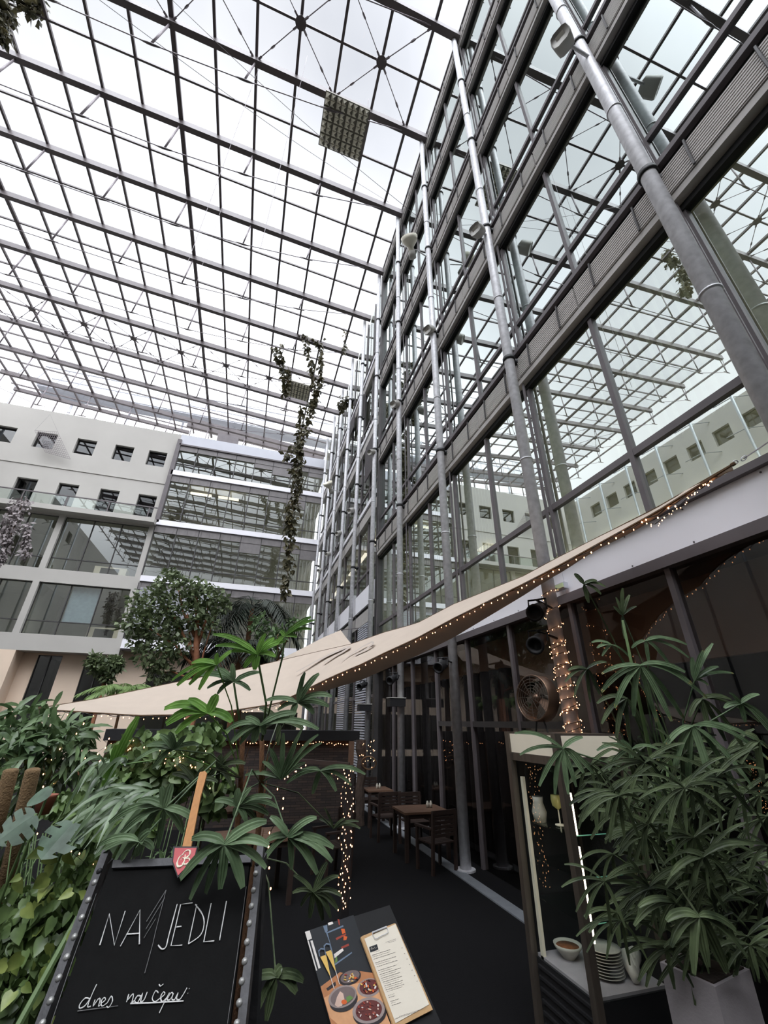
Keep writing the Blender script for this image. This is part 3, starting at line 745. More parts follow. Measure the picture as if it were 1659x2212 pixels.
def flatlamp(u, v, y, lab):
    c = aty(u, v, y); t = thing('flat_floodlight', lab, 'lamp', c, 'flat dark floodlights in the walkway')
    MB().box(c.x - .17, c.x + .13, c.y - .1, c.y + .1, c.z - .09, c.z + .05).build('housing', 'black', t); MB().box(c.x - .18, c.x + .14, c.y - .11, c.y + .11, c.z + .05, c.z + .065).build('lid', 'lampgrey', t)
    MB().tube([c, V((2.915, c.y + .08, c.z))], .02, 6).build('arm', 'black', t)
flatlamp(858, 1515, 8.1, 'flat dark floodlight on the fourth column in the walkway')
flatlamp(789, 1527, 10.4, 'flat dark floodlight on the fifth column behind the walkway')

# thin wires across the courtyard
for k, (a, b, sag) in enumerate((((215, 0, 4.7), (840, 437, 8.2), .3), ((372, 0, 4.9), (905, 470, 8.0), .3))):
    p = aty(*a); q = atx(b[0], b[1], 2.8); pts = [p.lerp(q, i / 14) - UP * sag * math.sin(PI * i / 14) for i in range(15)]
    tag(MB().tube(pts, .006, 5).build('span_wire', 'cable'), 'thin wire slung below the roof to a column, %s one' % ('upper', 'lower')[k], 'wire')
for k, (u, v0, y) in enumerate(((566, 128, 5.9), (693, 0, 5.2), (504, 375, 9.6))):
    p = aty(u, v0, y); tag(MB().tube([V((p.x, p.y, ZR(p.x) - .1)), V((p.x, p.y, 9.5))], .005, 4).build('hanging_wire', 'cable'), 'thin wire hanging down from the roof, %s' % ('beside the big beam', 'beside the mirror lamp', 'above the vines')[k], 'wire')

# ================================================================== SHADE SAILS
def interp(tab, x):
    tab = sorted(tab)
    for (x0, *a), (x1, *b) in zip(tab, tab[1:]):
        if x <= x1:
            t = max(0, (x - x0) / (x1 - x0)); return [p + (q - p) * t for p, q in zip(a, b)]
    return list(tab[-1][1:])
tL = [(1580, 1005, 1.35), (1420, 1105, 1.9), (1200, 1226, 2.75), (1130, 1262, 3.1), (980, 1336, 3.85), (900, 1379, 4.3), (830, 1411, 4.55), (781, 1435, 4.75), (717, 1462, 5.0), (660, 1490, 5.15), (600, 1520, 5.3), (450, 1543, 5.45), (300, 1546, 5.5), (80, 1532, 5.5)]
tU = [(1580, 1004, 1.36), (1420, 1096, 2.0), (1200, 1207, 3.2), (1130, 1245, 3.65), (980, 1305, 4.7), (900, 1347, 5.3), (830, 1366, 5.7), (760, 1391, 6.1), (672, 1411, 6.6), (600, 1428, 6.9), (540, 1442, 7.0), (450, 1460, 7.0), (370, 1476, 6.9), (200, 1511, 6.2), (80, 1530, 5.52)]
tW = [(1580, 1006, 1.36), (1420, 1114, 1.95), (1300, 1181, 2.5), (1200, 1242, 2.95), (1130, 1287, 3.4), (980, 1377, 4.3), (900, 1417, 4.75), (830, 1447, 5.1), (781, 1469, 5.3), (717, 1488, 5.4), (650, 1512, 5.45), (600, 1526, 5.5)]
def Pt(tab, x): v, y = interp(tab, x); return aty(x, v, y)
sail = thing('shade_sail', 'long beige shade sail with fairy lights along its edge', 'shade sail', Pt(tL, 700))
NS, NV = 60, 8
def sheet(mb, fa, fb, xs, nv, wave):
    k0 = len(mb.v)
    for i, x in enumerate(xs):
        a, b = fa(x), fb(x)
        for j in range(nv + 1):
            t = j / nv; p = a.lerp(b, t); p = p + UP * (wave * math.sin(PI * t) * (math.sin(x * .034 + 3 * t) + .6 * math.sin(x * .011 - 5 * t)) - .02 * math.sin(PI * t)); mb.v.append(tuple(p))
    for i in range(len(xs) - 1):
        for j in range(nv):
            a = k0 + i * (nv + 1) + j; mb.f.append((a, a + 1, a + nv + 2, a + nv + 1))
xs = [80 + 1500 * i / NS for i in range(NS + 1)]
mb = MB(); sheet(mb, lambda x: Pt(tL, x), lambda x: Pt(tU, x), xs, NV, .022); mb.build('cloth', 'sail', sail, True)
mb = MB(); sheet(mb, lambda x: Pt(tL, x), lambda x: Pt(tW, x), [x for x in xs if x >= 600], 4, .01); mb.build('folded_hem', 'sail', sail, True)
MB().tube([Pt(tL, x) for x in xs], .008, 5).build('edge_rope', 'rope', sail); MB().tube([Pt(tU, x) for x in xs], .006, 5).build('edge_rope', 'rope', sail)
def onsail(x, t): return Pt(tL, x).lerp(Pt(tU, x), t) + UP * .03 - AX * .03
lg = MB()
for st, w_ in (([(640, .5), (680, .62), (720, .76), (748, .86), (757, .82), (738, .68), (700, .5)], .05), ([(738, .32), (760, .5), (785, .64), (803, .68), (808, .6), (790, .45), (768, .38), (772, .52)], .045)):
    n_ = len(st)
    for i in range(n_ - 1):
        (x0, t0), (x1, t1) = st[i], st[i + 1]; wa, wb = w_ * math.sin(PI * (i + .3) / n_), w_ * math.sin(PI * (i + 1.3) / n_); O = V((0, 0, .016)) - AX * .016
        q = lambda x, t: Pt(tL, x).lerp(Pt(tU, x), t) + O
        lg.poly([q(x0, t0 - wa), q(x1, t1 - wb), q(x1, t1 + wb), q(x0, t0 + wa)])
lg.build('printed_emblem', 'saillogo', sail)
# chain and ring to the facade
a = Pt(tL, 1580); r = MB(); r.tube([a, aty(1588, 1000, 1.33)], .012, 6); r.build('corner_webbing', 'rope', sail)
c1, c2 = aty(1589, 998, 1.33), aty(1607, 990, 1.28)
def ring(c, u_, v_, R, r_, n=16): return MB().tube([c + u_ * R * math.cos(2 * PI * k / n) + v_ * R * .7 * math.sin(2 * PI * k / n) for k in range(n + 1)], r_, 5, False)
ring(c1, CR, CU, .014, .003).build('ring', 'galv', sail); ring(c2, (CR + CU * .5).normalized(), CU, .018, .003).build('shackle', 'galv', sail)
MB().tube([c2, atx(1664, 952, 2.84)], .004, 5).build('guy_cable', 'cable', sail)
s2 = thing('shade_sail', 'second beige sail rising to a peak behind the long sail', 'shade sail', aty(700, 1400, 8.5))
mb = MB(); tl_ = [(590, 1432, 7.6), (620, 1417, 7.9), (654, 1400, 8.3), (700, 1376, 8.9), (736, 1361, 9.4)]; tb_ = [(590, 1462, 7.4), (660, 1440, 7.6), (736, 1425, 7.9)]
sheet(mb, lambda x: Pt(tl_, x), lambda x: Pt(tb_, x), [590 + 146 * i / 12 for i in range(13)], 4, .01)
sheet(mb, lambda x: Pt([(736, 1361, 9.4), (748, 1378, 9.0), (762, 1394, 8.6), (780, 1412, 8.2)], x), lambda x: Pt([(736, 1425, 7.9), (780, 1415, 8.1)], x), [736 + 44 * i / 5 for i in range(6)], 3, .0)
mb.build('cloth', 'sail', s2, True); MB().tube([aty(736, 1361, 9.4), V((2.83, 10.56, aty(736, 1361, 9.4).z + .35))], .008, 5).build('guy_cable', 'cable', s2)

# ================================================================== STRING LIGHTS
bulb_me = None
def bulb_at(p, parent, s=1.0):
    global bulb_me
    if bulb_me is None:
        t = MB().ball((0, 0, 0), 1, 6, (.7, .7, 1.15)); bulb_me = bpy.data.meshes.new('bulb'); bulb_me.from_pydata(t.v, [], t.f); bulb_me.materials.append(M['bulb'])
    o = bpy.data.objects.new('bulb', bulb_me); COL.objects.link(o); o.parent = parent; o.location = V(p) - parent.location; s *= .62; o.scale = (s, s, s); return o
def light_string(label, pts, nb, drop=.02, size=.008, jit=.01, group=None, wr=.003):
    t = thing('string_lights', label, 'string lights', pts[0], group)
    MB().tube(pts, wr, 4).build('wire', 'wire', t)
    seg = [0]
    for a, b in zip(pts, pts[1:]): seg.append(seg[-1] + (b - a).length)
    for k in range(nb):
        s_ = seg[-1] * (k + rnd(.2, .8)) / nb; i = max(j for j in range(len(seg) - 1) if seg[j] <= s_)
        p = pts[i].lerp(pts[i + 1], (s_ - seg[i]) / max(1e-6, seg[i + 1] - seg[i]))
        bulb_at(p + V((rnd(-jit, jit), rnd(-jit, jit), -drop + rnd(-jit, jit))), t, size * rnd(.7, 1.15))
    return t
pts = [Pt(tL, x) + V((rnd(-.01, .01), -.012, -.012 + .01 * math.sin(i * 1.7))) for i, x in enumerate([1545 - 1440 * i / 110 for i in range(111)])]
light_string('long string of warm fairy lights along the sail edge', pts, 100, .02, .011)
pts = [aty(1535, 1035, 1.5), aty(1500, 1062, 1.62), aty(1470, 1090, 1.72), aty(1445, 1110, 1.8), aty(1415, 1132, 1.9), aty(1390, 1130, 1.95)]
light_string('short loop of fairy lights dangling under the sail tip', pts, 22, .012, .008)
cy2 = 1.21 + 2.3375
def helix(x, y, z0, z1, turns, R, n, ph=0): return [V((x + R * math.cos(ph + 2 * PI * turns * i / n), y + R * math.sin(ph + 2 * PI * turns * i / n), z0 + (z1 - z0) * i / n)) for i in range(n + 1)]
light_string('warm fairy lights wound densely around the lit column', helix(2.915, cy2, 1.35, 2.35, 10, .082, 200), 98, .0, .009, .012)
light_string('second warm fairy light strand on the lit column, sparser', helix(2.915, cy2, 1.5, 2.95, 8, .085, 170, 2), 80, .01, .009, .015)

# ================================================================== STONE WALL, POST, BAR
t = thing('stone_wall', 'low dark stone-clad wall with black cap across the garden', 'wall', (.2, 9, 0))
MB().box(-2.05, 2.2, 9.0, 9.25, 0, 1.28).build('stone_cladding', 'stone', t); MB().box(-2.1, 2.3, 8.9, 9.35, 1.28, 1.45).build('cap', 'black', t)
light_string('warm fairy lights under the cap of the stone wall', [V((-2.0 + 4.2 * i / 30, 8.93, 1.24 + .015 * math.sin(i * 1.3))) for i in range(31)], 90, .01, .013, .02)
light_string('warm fairy lights hanging down the left end of the stone wall', [V((-2.0 + rnd(-.05, .05), 8.9, 1.22 - .75 * i / 12)) for i in range(13)], 40, .01, .014, .05)
p = aty(781, 1640, 8.6); t = thing('wooden_post', 'gnarled dark wooden post at the right end of the stone wall', 'post', (p.x, p.y, 0))
MB().tube([(p.x + rnd(-.02, .02), 8.6, z * .145) for z in range(10)], [.09 + rnd(-.015, .015) for _ in range(10)], 9).build('trunk', 'oldwood', t)
light_string('warm fairy lights wound on the gnarled wooden post', helix(p.x + .08, 8.5, .85, 1.3, 3, .13, 40), 34, .0, .012, .03)
ring(aty(797, 1648, 8.45), CR, CU * 1.3, .13, .014, 18).build('rope_loop', 'rope', t)
tag(MB().box(*(lambda q: (q.x - .045, q.x + .045, q.y, q.y + .02, 0, q.z + .16))(aty(759, 1625, 7.8))).build('pale_board', 'teaktop'), 'single pale wooden board standing before the stone wall', 'board')
# lattice post with hanging lights near the plants
pp = aty(755, 1800, 3.9); t = thing('light_post', 'slim dark post carrying a curtain of fairy lights', 'post', (pp.x, pp.y + .05, 0))
MB().box(pp.x - .03, pp.x + .03, pp.y + .04, pp.y + .1, 0, aty(755, 1655, 3.9).z).build('post', 'black', t)
MB().bar(aty(755, 1652, 3.95), aty(600, 1640, 4.2), .03, .03).build('rail', 'teak', t)
for k, u in enumerate((743, 752, 762)):
    light_string('warm fairy light strand hanging on the slim post, %s of three' % ('left', 'middle', 'right')[k], [aty(u + 4 * math.sin(i * 1.1 + k) - i * .5, 1655 + 310 * i / 20, 3.85) for i in range(21)], 27, .0, .0085, .012)
light_string('fairy lights along the rail beside the slim post', [aty(600 + 150 * i / 12, 1700 - 45 * math.sin(PI * (i + 2) / 15), 3.9) for i in range(13)], 16, .01, .009, .02)
light_string('sparse fairy lights behind the palm stems', [aty(598, 1690, 3), aty(612, 1740, 3), aty(600, 1770, 3), aty(585, 1795, 3), aty(577, 1850, 3), aty(582, 1925, 3)], 9, .0, .009, .01)

# ================================================================== FURNITURE (teak, at the walkway)
FS = .70
def chair():
    t = thing('garden_chair', '', 'chair', (0, 0, 0), 'teak chairs on the walkway'); s = FS
    w, d, sh, bh = .5 * s, .48 * s, .43 * s, .88 * s
    for sx in (-1, 1):
        MB().box(sx * w / 2 - .022 * s, sx * w / 2 + .022 * s, d / 2 - .045 * s, d / 2, 0, .62 * s).build('leg', 'teak', t, local=True)
        MB().bar((sx * w / 2, -d / 2 + .02 * s, 0), (sx * w / 2, -d / 2 - .03 * s, bh), .045 * s, .05 * s, V((0, 1, 0))).build('leg', 'teak', t, local=True)
        MB().box(sx * w / 2 - .03 * s, sx * w / 2 + .03 * s, -d / 2, d / 2 + .02 * s, .62 * s, .65 * s).build('armrest', 'teak', t, local=True)
    m = MB()
    for k in range(6): m.box(-w / 2, w / 2, -d / 2 + k * d / 6 + .005 * s, -d / 2 + (k + 1) * d / 6 - .005 * s, sh - .02 * s, sh)
    m.box(-w / 2, w / 2, d / 2 - .04 * s, d / 2 - .015 * s, sh - .08 * s, sh - .02 * s); m.build('seat', 'teak', t, local=True)
    m = MB()
    for k in range(6):
        z = sh + .08 * s + k * .062 * s; y = -d / 2 + .02 * s - .05 * s * z / bh; m.box(-w / 2 + .02 * s, w / 2 - .02 * s, y - .01 * s, y + .012 * s, z, z + .045 * s)
    m.box(-w / 2 - .02 * s, w / 2 + .02 * s, -d / 2 - .045 * s, -d / 2 - .015 * s, bh - .05 * s, bh + .02 * s); m.build('backrest', 'teak', t, local=True)
    return t
def table(c, w, d, lab, rz=0):
    t = thing('teak_table', lab, 'table', c, None, None, rz); s = FS; h = .76 * s
    m = MB(); n = 6
    for k in range(n): m.box(-w / 2, w / 2, -d / 2 + k * d / n + .003, -d / 2 + (k + 1) * d / n - .003, h - .025, h)
    m.build('tabletop', 'teaktop', t, local=True)
    for sx in (-1, 1):
        for sy in (-1, 1):
            x, y = sx * (w / 2 - .035), sy * (d / 2 - .035); MB().box(x - .022, x + .022, y - .022, y + .022, 0, h - .026).build('leg', 'teak', t, local=True)
    MB().box(-w / 2 + .03, w / 2 - .03, -d / 2 + .03, d / 2 - .03, h - .075, h - .026).build('apron', 'teak', t, local=True)
    return t
ch = chair(); first = True
for (x, y, rz, lab) in ((2.58, 6.0, .25, 'teak slatted chair with its back to us beside the third column'), (2.42, 7.6, .1, 'teak slatted chair between the two walkway tables'),
                        (2.75, 7.15, PI + .1, 'teak chair facing us behind the near walkway table'), (2.35, 10.2, 0, 'farthest teak chair on the walkway'),
                        (2.62, 9.2, PI, 'teak chair tucked behind the farther walkway table'), (1.28, 6.1, PI / 2 + .3, 'teak chair turned sideways beside the fairy light post')):
    c = ch if first else dup(ch, (x, y, 0), rz)
    c.location = (x, y, 0); c.rotation_euler = (0, 0, rz); c['label'] = lab; first = False
table((2.62, 6.6, 0), .66, .55, 'near teak table on the walkway beside the third column'); table((2.58, 8.6, 0), .46, .5, 'farther teak table on the walkway')
table((.35, 5.6, 0), .75, .6, 'teak table glimpsed behind the palm fronds', .15); table((.1, 7.2, 0), .8, .5, 'second teak table glimpsed behind the palm fronds, farther', .1)
for k, (x, y) in enumerate(((2.74, 6.62), (2.58, 8.6))):
    t = thing('condiment_set', 'small glass condiment set on the %s walkway table' % ('near', 'farther')[k], 'condiments', (x, y, .532))
    for q in range(2): MB().lathe([(0, 0), (.02, 0), (.022, .05), (.012, .065), (.012, .08), (0, .08)], (x + .05 * q, y, .532), UP, 10).build('jar', 'ceramic', t, True)
t = thing('cloth_table', 'white-topped table behind the restaurant glass', 'table', (4.05, 6.7, 0))
MB().box(3.72, 4.4, 6.4, 7.0, .5, .53).build('tabletop', 'white', t); MB().box(3.77, 4.35, 6.45, 6.95, 0, .5).build('base', 'teak', t)

# ================================================================== SIGN BOARD
A0 = atz(232, 1842, 1.2); B0 = atz(553, 1848, 1.2); SU = V((0.0316, 0.5864, 0.8094)).normalized(); SX = (B0 - A0).normalized(); SN = SX.cross(SU).normalized()
if SN.y > 0: SN = -SN
def sp(cx, cy, off=0.0): return onp(80 + cx / 3.318, 1650 + cy / 3.318, A0 + SN * off, SN)
sign = thing('chalkboard_sign', 'black A-frame chalkboard with riveted frame and chalk writing', 'sign', ((A0.x + B0.x) / 2, 1.25, 0))
LEN = 1.44
def down(p, l): return p - SU * l
def slab(mb, quad, th):
    q = [V(p) for p in quad]; b = [p - SN * th for p in q]; k = len(mb.v); mb.v += [tuple(p) for p in q + b]
    n_ = len(q); mb.f.append(tuple(range(k, k + n_))); mb.f.append(tuple(reversed(range(k + n_, k + 2 * n_))))
    for i in range(n_): j = (i + 1) % n_; mb.f.append((k + i, k + n_ + i, k + n_ + j, k + j))
    return mb
tlb, trb = sp(540, 690), sp(1530, 650)
slab(MB(), [tlb, trb, down(trb, 1.2), down(tlb, 1.2)], .018).build('board_panel', 'board', sign)
slab(MB(), [sp(545, 690, .012), sp(1535, 650, .012), sp(1530, 705, .012), sp(535, 745, .012)], .03).build('top_rail', 'ironframe', sign)
for a, b in (((468, 618), (520, 612)), ((1578, 575), (1625, 575))):
    p, q = sp(*a, .015), sp(*b, .015); slab(MB(), [p, q, down(q, LEN), down(p, LEN)], .035).build('side_rail', 'ironframe', sign)
    m = MB(); p2, q2 = p - SN * .03 - SU * .02, q - SN * .03 - SU * .02
    m.bar((p2 + q2) / 2, V(((p2 + q2) / 2 + V((0, .75, 0)))[:2] + (0.02,)) if False else V((((p2 + q2) / 2).x + .12, ((p2 + q2) / 2).y + .3, .02)), .03, .03); m.build('rear_leg', 'ironframe', sign)
for L_ in ([(446, 768), (412, 850), (368, 977), (320, 1102), (267, 1240), (212, 1385), (155, 1535), (95, 1698), (35, 1862)], [(1580, 712), (1568, 785), (1552, 905), (1537, 1020), (1522, 1143), (1505, 1277), (1488, 1415), (1468, 1558), (1450, 1712), (1432, 1862)]):
    for k, (x, y) in enumerate(L_):
        c = sp(x, y, .015); MB().lathe([(.0085, -.002), (.0085, .001), (.006, .005), (0, .006)], c, SN, 10).build('rivet', 'black' if k == 0 else 'rivet', sign, True)
def chalk(st, w, name, m):
    mb = MB()
    for s_ in st:
        q = [sp(x, y, .0035) for x, y in s_]
        mb.tube(q, [w * rnd(.75, 1.15) for _ in q], 5)
    return mb.build(name, m, sign)
def smooth(p, n=4):
    out = []
    for i in range(len(p) - 1):
        p0, p1, p2, p3 = p[max(i - 1, 0)], p[i], p[i + 1], p[min(i + 2, len(p) - 1)]
        for k in range(n):
            t = k / n; out.append(tuple(.5 * (2 * b + (c - a) * t + (2 * a - 5 * b + 4 * c - d) * t * t + (3 * b - a - 3 * c + d) * t ** 3) for a, b, c, d in zip(p0, p1, p2, p3)))
    return out + [p[-1]]
ST = [[(450, 1300), (518, 1075), (555, 1300), (632, 1055)], [(597, 1308), (738, 1048), (733, 1295)], [(640, 1222), (735, 1215)],
      smooth([(1005, 1005), (945, 1230), (925, 1310), (895, 1328), (868, 1300)]), [(1115, 997), (1030, 1008), (960, 1305), (1040, 1300)], [(1000, 1170), (1035, 1165)],
      [(1145, 1010), (1085, 1292)], smooth([(1135, 1008), (1185, 1080), (1197, 1150), (1170, 1230), (1085, 1292)]), [(1248, 1000), (1195, 1277), (1270, 1270)], [(1358, 985), (1308, 1265)]]
chalk(ST, .0019, 'chalk_lettering', 'chalk')
chalk([[(785, 1130), (925, 905)], [(780, 1185), (915, 960)], [(765, 1250), (850, 1110)], [(925, 905), (905, 985), (850, 1200), (830, 1290), (772, 1500)], [(290, 1772), (580, 1735)]], .0011, 'chalk_scribble', 'chalkfaint')
SC = [[(380, 1685), (345, 1680), (308, 1722), (305, 1752), (340, 1738), (375, 1692)], [(428, 1580), (395, 1650), (362, 1738), (385, 1738)], [(405, 1725), (416, 1690), (402, 1738), (440, 1685), (452, 1692), (440, 1738), (458, 1725)],
      [(458, 1718), (490, 1692), (482, 1675), (460, 1702), (466, 1737), (505, 1712)], [(505, 1712), (532, 1665), (541, 1700), (515, 1745), (498, 1738)], [(642, 1708), (658, 1650), (650, 1692), (685, 1650), (690, 1668), (680, 1710), (698, 1695)],
      [(748, 1668), (722, 1662), (700, 1698), (722, 1710), (758, 1642), (742, 1705), (768, 1690), (790, 1635)], [(870, 1642), (850, 1627), (826, 1680), (845, 1706), (882, 1680)], [(874, 1580), (885, 1594), (906, 1578)],
      [(882, 1682), (916, 1650), (906, 1636), (886, 1670), (896, 1706), (926, 1680)], [(950, 1640), (915, 1705), (876, 1787)], [(930, 1690), (962, 1640), (974, 1655), (950, 1692), (932, 1692)],
      [(978, 1645), (966, 1685), (986, 1690), (1012, 1640), (1000, 1684), (1022, 1690), (1050, 1650), (1075, 1605)], [(1090, 1610), (1091, 1614)], [(1080, 1643), (1081, 1647)]]
chalk([smooth(s_, 3) for s_ in SC], .0014, 'chalk_script', 'chalk'); chalk([[(670, 1718), (850, 1712), (1050, 1700)]], .0017, 'chalk_underline', 'chalk')
chalk([[(425, 930), (250, 1420), (100, 1862)], [(1500, 880), (1440, 1340), (1365, 1862)]], .0011, 'chalk_edge_line', 'chalkfaint')
# paddle with red shield hooked on the board
pd = thing('tap_paddle', 'wooden paddle with red shield emblem hooked on the chalkboard', 'paddle', sp(1060, 690, .02))
slab(MB(), [sp(1160, 75, .03), sp(1168, 58, .03), sp(1205, 52, .03), sp(1218, 66, .03), sp(1172, 235, .03), sp(1095, 640, .03), sp(1030, 640, .03)], .008).build('handle', 'paddle', pd)
slab(MB(), [sp(976, 592, .034), sp(1152, 592, .034), sp(1134, 682, .034), sp(1008, 818, .034), sp(965, 702, .034)], .008).build('shield_edge', 'black', pd)
slab(MB(), [sp(988, 602, .036), sp(1143, 602, .036), sp(1124, 680, .036), sp(1010, 800, .036), sp(975, 698, .036)], .006).build('shield', 'red', pd)
mb = MB()
for s_, w_ in (([(1042, 648), (1070, 622), (1096, 624), (1092, 655), (1062, 680), (1088, 678), (1092, 705), (1062, 722), (1040, 712)], [3, 5, 7, 6, 4, 5, 7, 6, 4]), ([(1052, 645), (1022, 668), (1004, 712), (1012, 738), (1040, 728), (1058, 690), (1062, 650)], [3, 5, 8, 9, 7, 4, 3]), ([(1030, 690), (1046, 672), (1060, 684)], [2, 4, 3])):
    q = smooth(s_, 4); ww = [w_[min(len(w_) - 1, i // 4)] for i in range(len(q))]
    mb.tube([sp(x, y, .0368) for x, y in q], [a * .00042 for a in ww], 6)
mb.build('emblem', 'cream', pd)

# ================================================================== MENU BOARD
def mpx(x, y): return (640 + x / 5.184, 1930 + y / 5.184)
MU = V((-0.2795, 0.6767, 0.6812)).normalized()
m0 = atz(*mpx(95, 430), .93); e1, e2 = ray(*mpx(95, 430)), ray(*mpx(1045, 130)); nn = e1.cross(e2); MX = nn.cross(MU).normalized()
if MX.x < 0: MX = -MX
MN = MX.cross(MU).normalized()
if MN.dot(AX) > 0: MN = -MN
def mp(x, y, off=0.): return onp(*mpx(x, y), m0 + MN * off, MN)
menu = thing('menu_stand', 'tilted black menu board with food photograph and clipboard menu', 'menu board', V((mp(800, 1300).x, mp(800, 1300).y, 0)))
def flat(pts, off, name, m, par, th=.0):
    q = [mp(x, y, off) for x, y in pts]
    if th:
        b = [p - MN * th for p in q]; mb = MB(); n_ = len(q); mb.v = [tuple(p) for p in q + b]; mb.f = [tuple(range(n_)), tuple(reversed(range(n_, 2 * n_)))] + [(i, n_ + i, n_ + (i + 1) % n_, (i + 1) % n_) for i in range(n_)]
        return mb.build(name, m, par)
    return MB().poly(q).build(name, m, par)
pnl = flat([(95, 430), (1045, 130), (1690, 1610), (455, 1710)], 0, 'panel', 'black', menu, .012)
c_ = mp(800, 1300, -.012)
MB().tube([c_ - MN * .0, V((c_.x, c_.y + .12, .03))], .018, 8).build('pole', 'black', menu); MB().lathe([(0, 0), (.16, 0), (.16, .012), (0, .02)], (c_.x, c_.y + .12, 0), UP, 20).build('base', 'black', menu)
pr = flat([(95, 430), (640, 240), (1110, 1640), (455, 1710)], .001, 'food_photograph', 'p_dark', menu)
def ell(cx, cy, a, b, rot, n=26): r_ = math.radians(rot); return [(cx + a * math.cos(t) * math.cos(r_) - b * math.sin(t) * math.sin(r_), cy + a * math.cos(t) * math.sin(r_) + b * math.sin(t) * math.cos(r_)) for t in [2 * PI * k / n for k in range(n)]]
pm = {}
_off = [.0012]
def pic(m, pts, layer):
    pm.setdefault((layer, m), MB()).poly([mp(x, y, .0012 + layer * .0004) for x, y in pts])
pic('p_white', [(97, 430), (150, 414), (176, 505), (124, 525)], 0); pic('p_white', [(158, 530), (182, 524), (272, 830), (250, 845)], 0)
pic('p_white', [(125, 530), (138, 526), (235, 860), (222, 866)], 0); pic('p_white', [(352, 330), (405, 315), (415, 340), (362, 358)], 0); pic('p_blue', [(300, 365), (345, 352), (352, 420), (325, 440)], 0)
pic('p_blue', [(330, 430), (345, 425), (440, 820), (405, 640)], 0); pic('p_blue', [(330, 440), (525, 355), (528, 372), (338, 452)], 0); pic('p_blue', [(425, 790), (620, 655), (625, 668), (430, 808)], 0)
pic('p_white', [(420, 680), (520, 610), (530, 640), (430, 725)], 0); pic('p_green', [(440, 720), (455, 700), (462, 760), (432, 780)], 1)
for q in ([(500, 395), (540, 395), (552, 440), (515, 455)], [(462, 285), (482, 290), (490, 355), (476, 350)], [(440, 500), (556, 446), (560, 465), (452, 522)], [(530, 470), (572, 485), (560, 520), (528, 525)], [(500, 600), (585, 560), (592, 585), (510, 620)]): pic('p_orange' if q[0][0] in (500, 530) and q[0][1] < 500 else 'p_red', q, 1)
pic('p_tray', [(272, 1045), (490, 880), (520, 890), (720, 870), (870, 892), (1105, 1640), (455, 1710), (380, 1430)], 1)
pic('p_tray2', [(310, 1170), (505, 1050), (700, 1000), (930, 1050), (1000, 1330), (1080, 1520), (480, 1480), (378, 1390)], 2); pic('p_bowldark', [(335, 1065), (438, 985), (446, 1028), (352, 1090)], 2)
pic('p_bowldark', ell(600, 940, 130, 82, -22), 3); pic('p_bowlin', ell(602, 932, 112, 66, -22), 4)
pic('p_bowl', ell(815, 1055, 135, 104, -15), 3); pic('p_maroon', ell(818, 1046, 112, 84, -15), 4)
pic('p_bowldark', ell(530, 1195, 165, 125, -25), 5); pic('p_bowl', ell(518, 1155, 168, 118, -27), 6); pic('p_bowlin', ell(522, 1152, 146, 98, -27), 7)
pic('p_bowldark', ell(822, 1340, 190, 150, -12), 5); pic('p_bowl', ell(810, 1310, 184, 146, -15), 6); pic('p_maroon', ell(812, 1308, 150, 114, -15), 7)
pic('p_pink', [(430, 1250), (455, 1160), (490, 1095), (525, 1120), (540, 1190), (510, 1260), (465, 1275)], 8); pic('p_green', [(560, 1160), (600, 1140), (640, 1170), (600, 1205), (565, 1225)], 8); pic('p_orange', ell(536, 1215, 32, 28, 0, 12), 9)
for _ in range(80):
    cx_, cy_, R_, cs = random.choice(((602, 950, (80, 42), ('p_red', 'p_orange', 'p_yellow', 'p_maroon', 'p_white')), (818, 1046, (95, 68), ('p_orange', 'p_yellow', 'p_white', 'p_red', 'p_bowldark')), (812, 1308, (132, 98), ('p_red', 'p_pink', 'p_white', 'p_maroon', 'p_red'))))
    a_ = rnd(0, 6.28); r_ = rnd(0, 1) ** .5; x, y = cx_ + R_[0] * r_ * math.cos(a_), cy_ + R_[1] * r_ * math.sin(a_) - 8
    pic(random.choice(cs), ell(x, y, rnd(8, 22), rnd(6, 12), rnd(0, 180), 7), 9 + _ % 4)
for gx, gy in ((250, 640), (310, 585)):
    pic('p_blue', [(gx - 5, gy), (gx + 25, gy - 30), (gx + 70, gy - 25), (gx + 88, gy + 60), (gx + 82, gy + 70), (gx + 64, gy - 8), (gx + 24, gy - 14), (gx + 8, gy + 12), (gx + 18, gy + 70), (gx + 6, gy + 60)], 13)
    pic('p_yellow', [(gx + 18, gy + 70), (gx + 85, gy + 45), (gx + 132, gy + 275), (gx + 126, gy + 282)], 13); pic('p_white', [(gx + 126, gy + 278), (gx + 132, gy + 275), (gx + 178, gy + 430), (gx + 172, gy + 434)], 13)
for (ly, m_), mb in sorted(pm.items(), key=lambda q: q[0]): mb.build('dish_print', m_, pr)
cb = flat([(722, 490), (742, 475), (1100, 333), (1116, 340), (1530, 1300), (1120, 1510), (1088, 1480)], .012, 'clipboard', 'clipwood', menu, .006)
flat([(762, 507), (1110, 342), (1488, 1243), (1112, 1452)], .0135, 'menu_sheet', 'paper', cb)
mb = MB(); mb.tube([mp(x, y, .018) for x, y in ((850, 440), (858, 465), (882, 508), (900, 506), (960, 470), (985, 462), (1028, 436), (1024, 400), (1010, 372))], .0012, 5); mb.build('wire_clip', 'galv', cb)
MB().tube([mp(850, 440, .016), mp(1010, 374, .016)], .003, 6).build('clip_bar', 'galv', cb)
flat([(815, 600), (904, 568), (920, 626), (830, 660)], .0142, 'logo_box', 'p_dark', cb)
mb = MB(); mb.tube([mp(x, y, .0146) for x, y in smooth([(835, 625), (848, 598), (845, 632), (858, 612), (866, 622), (878, 600), (884, 616), (900, 604)], 3)], .0003, 4); mb.build('logo_script', 'paper', cb)
mb = MB()
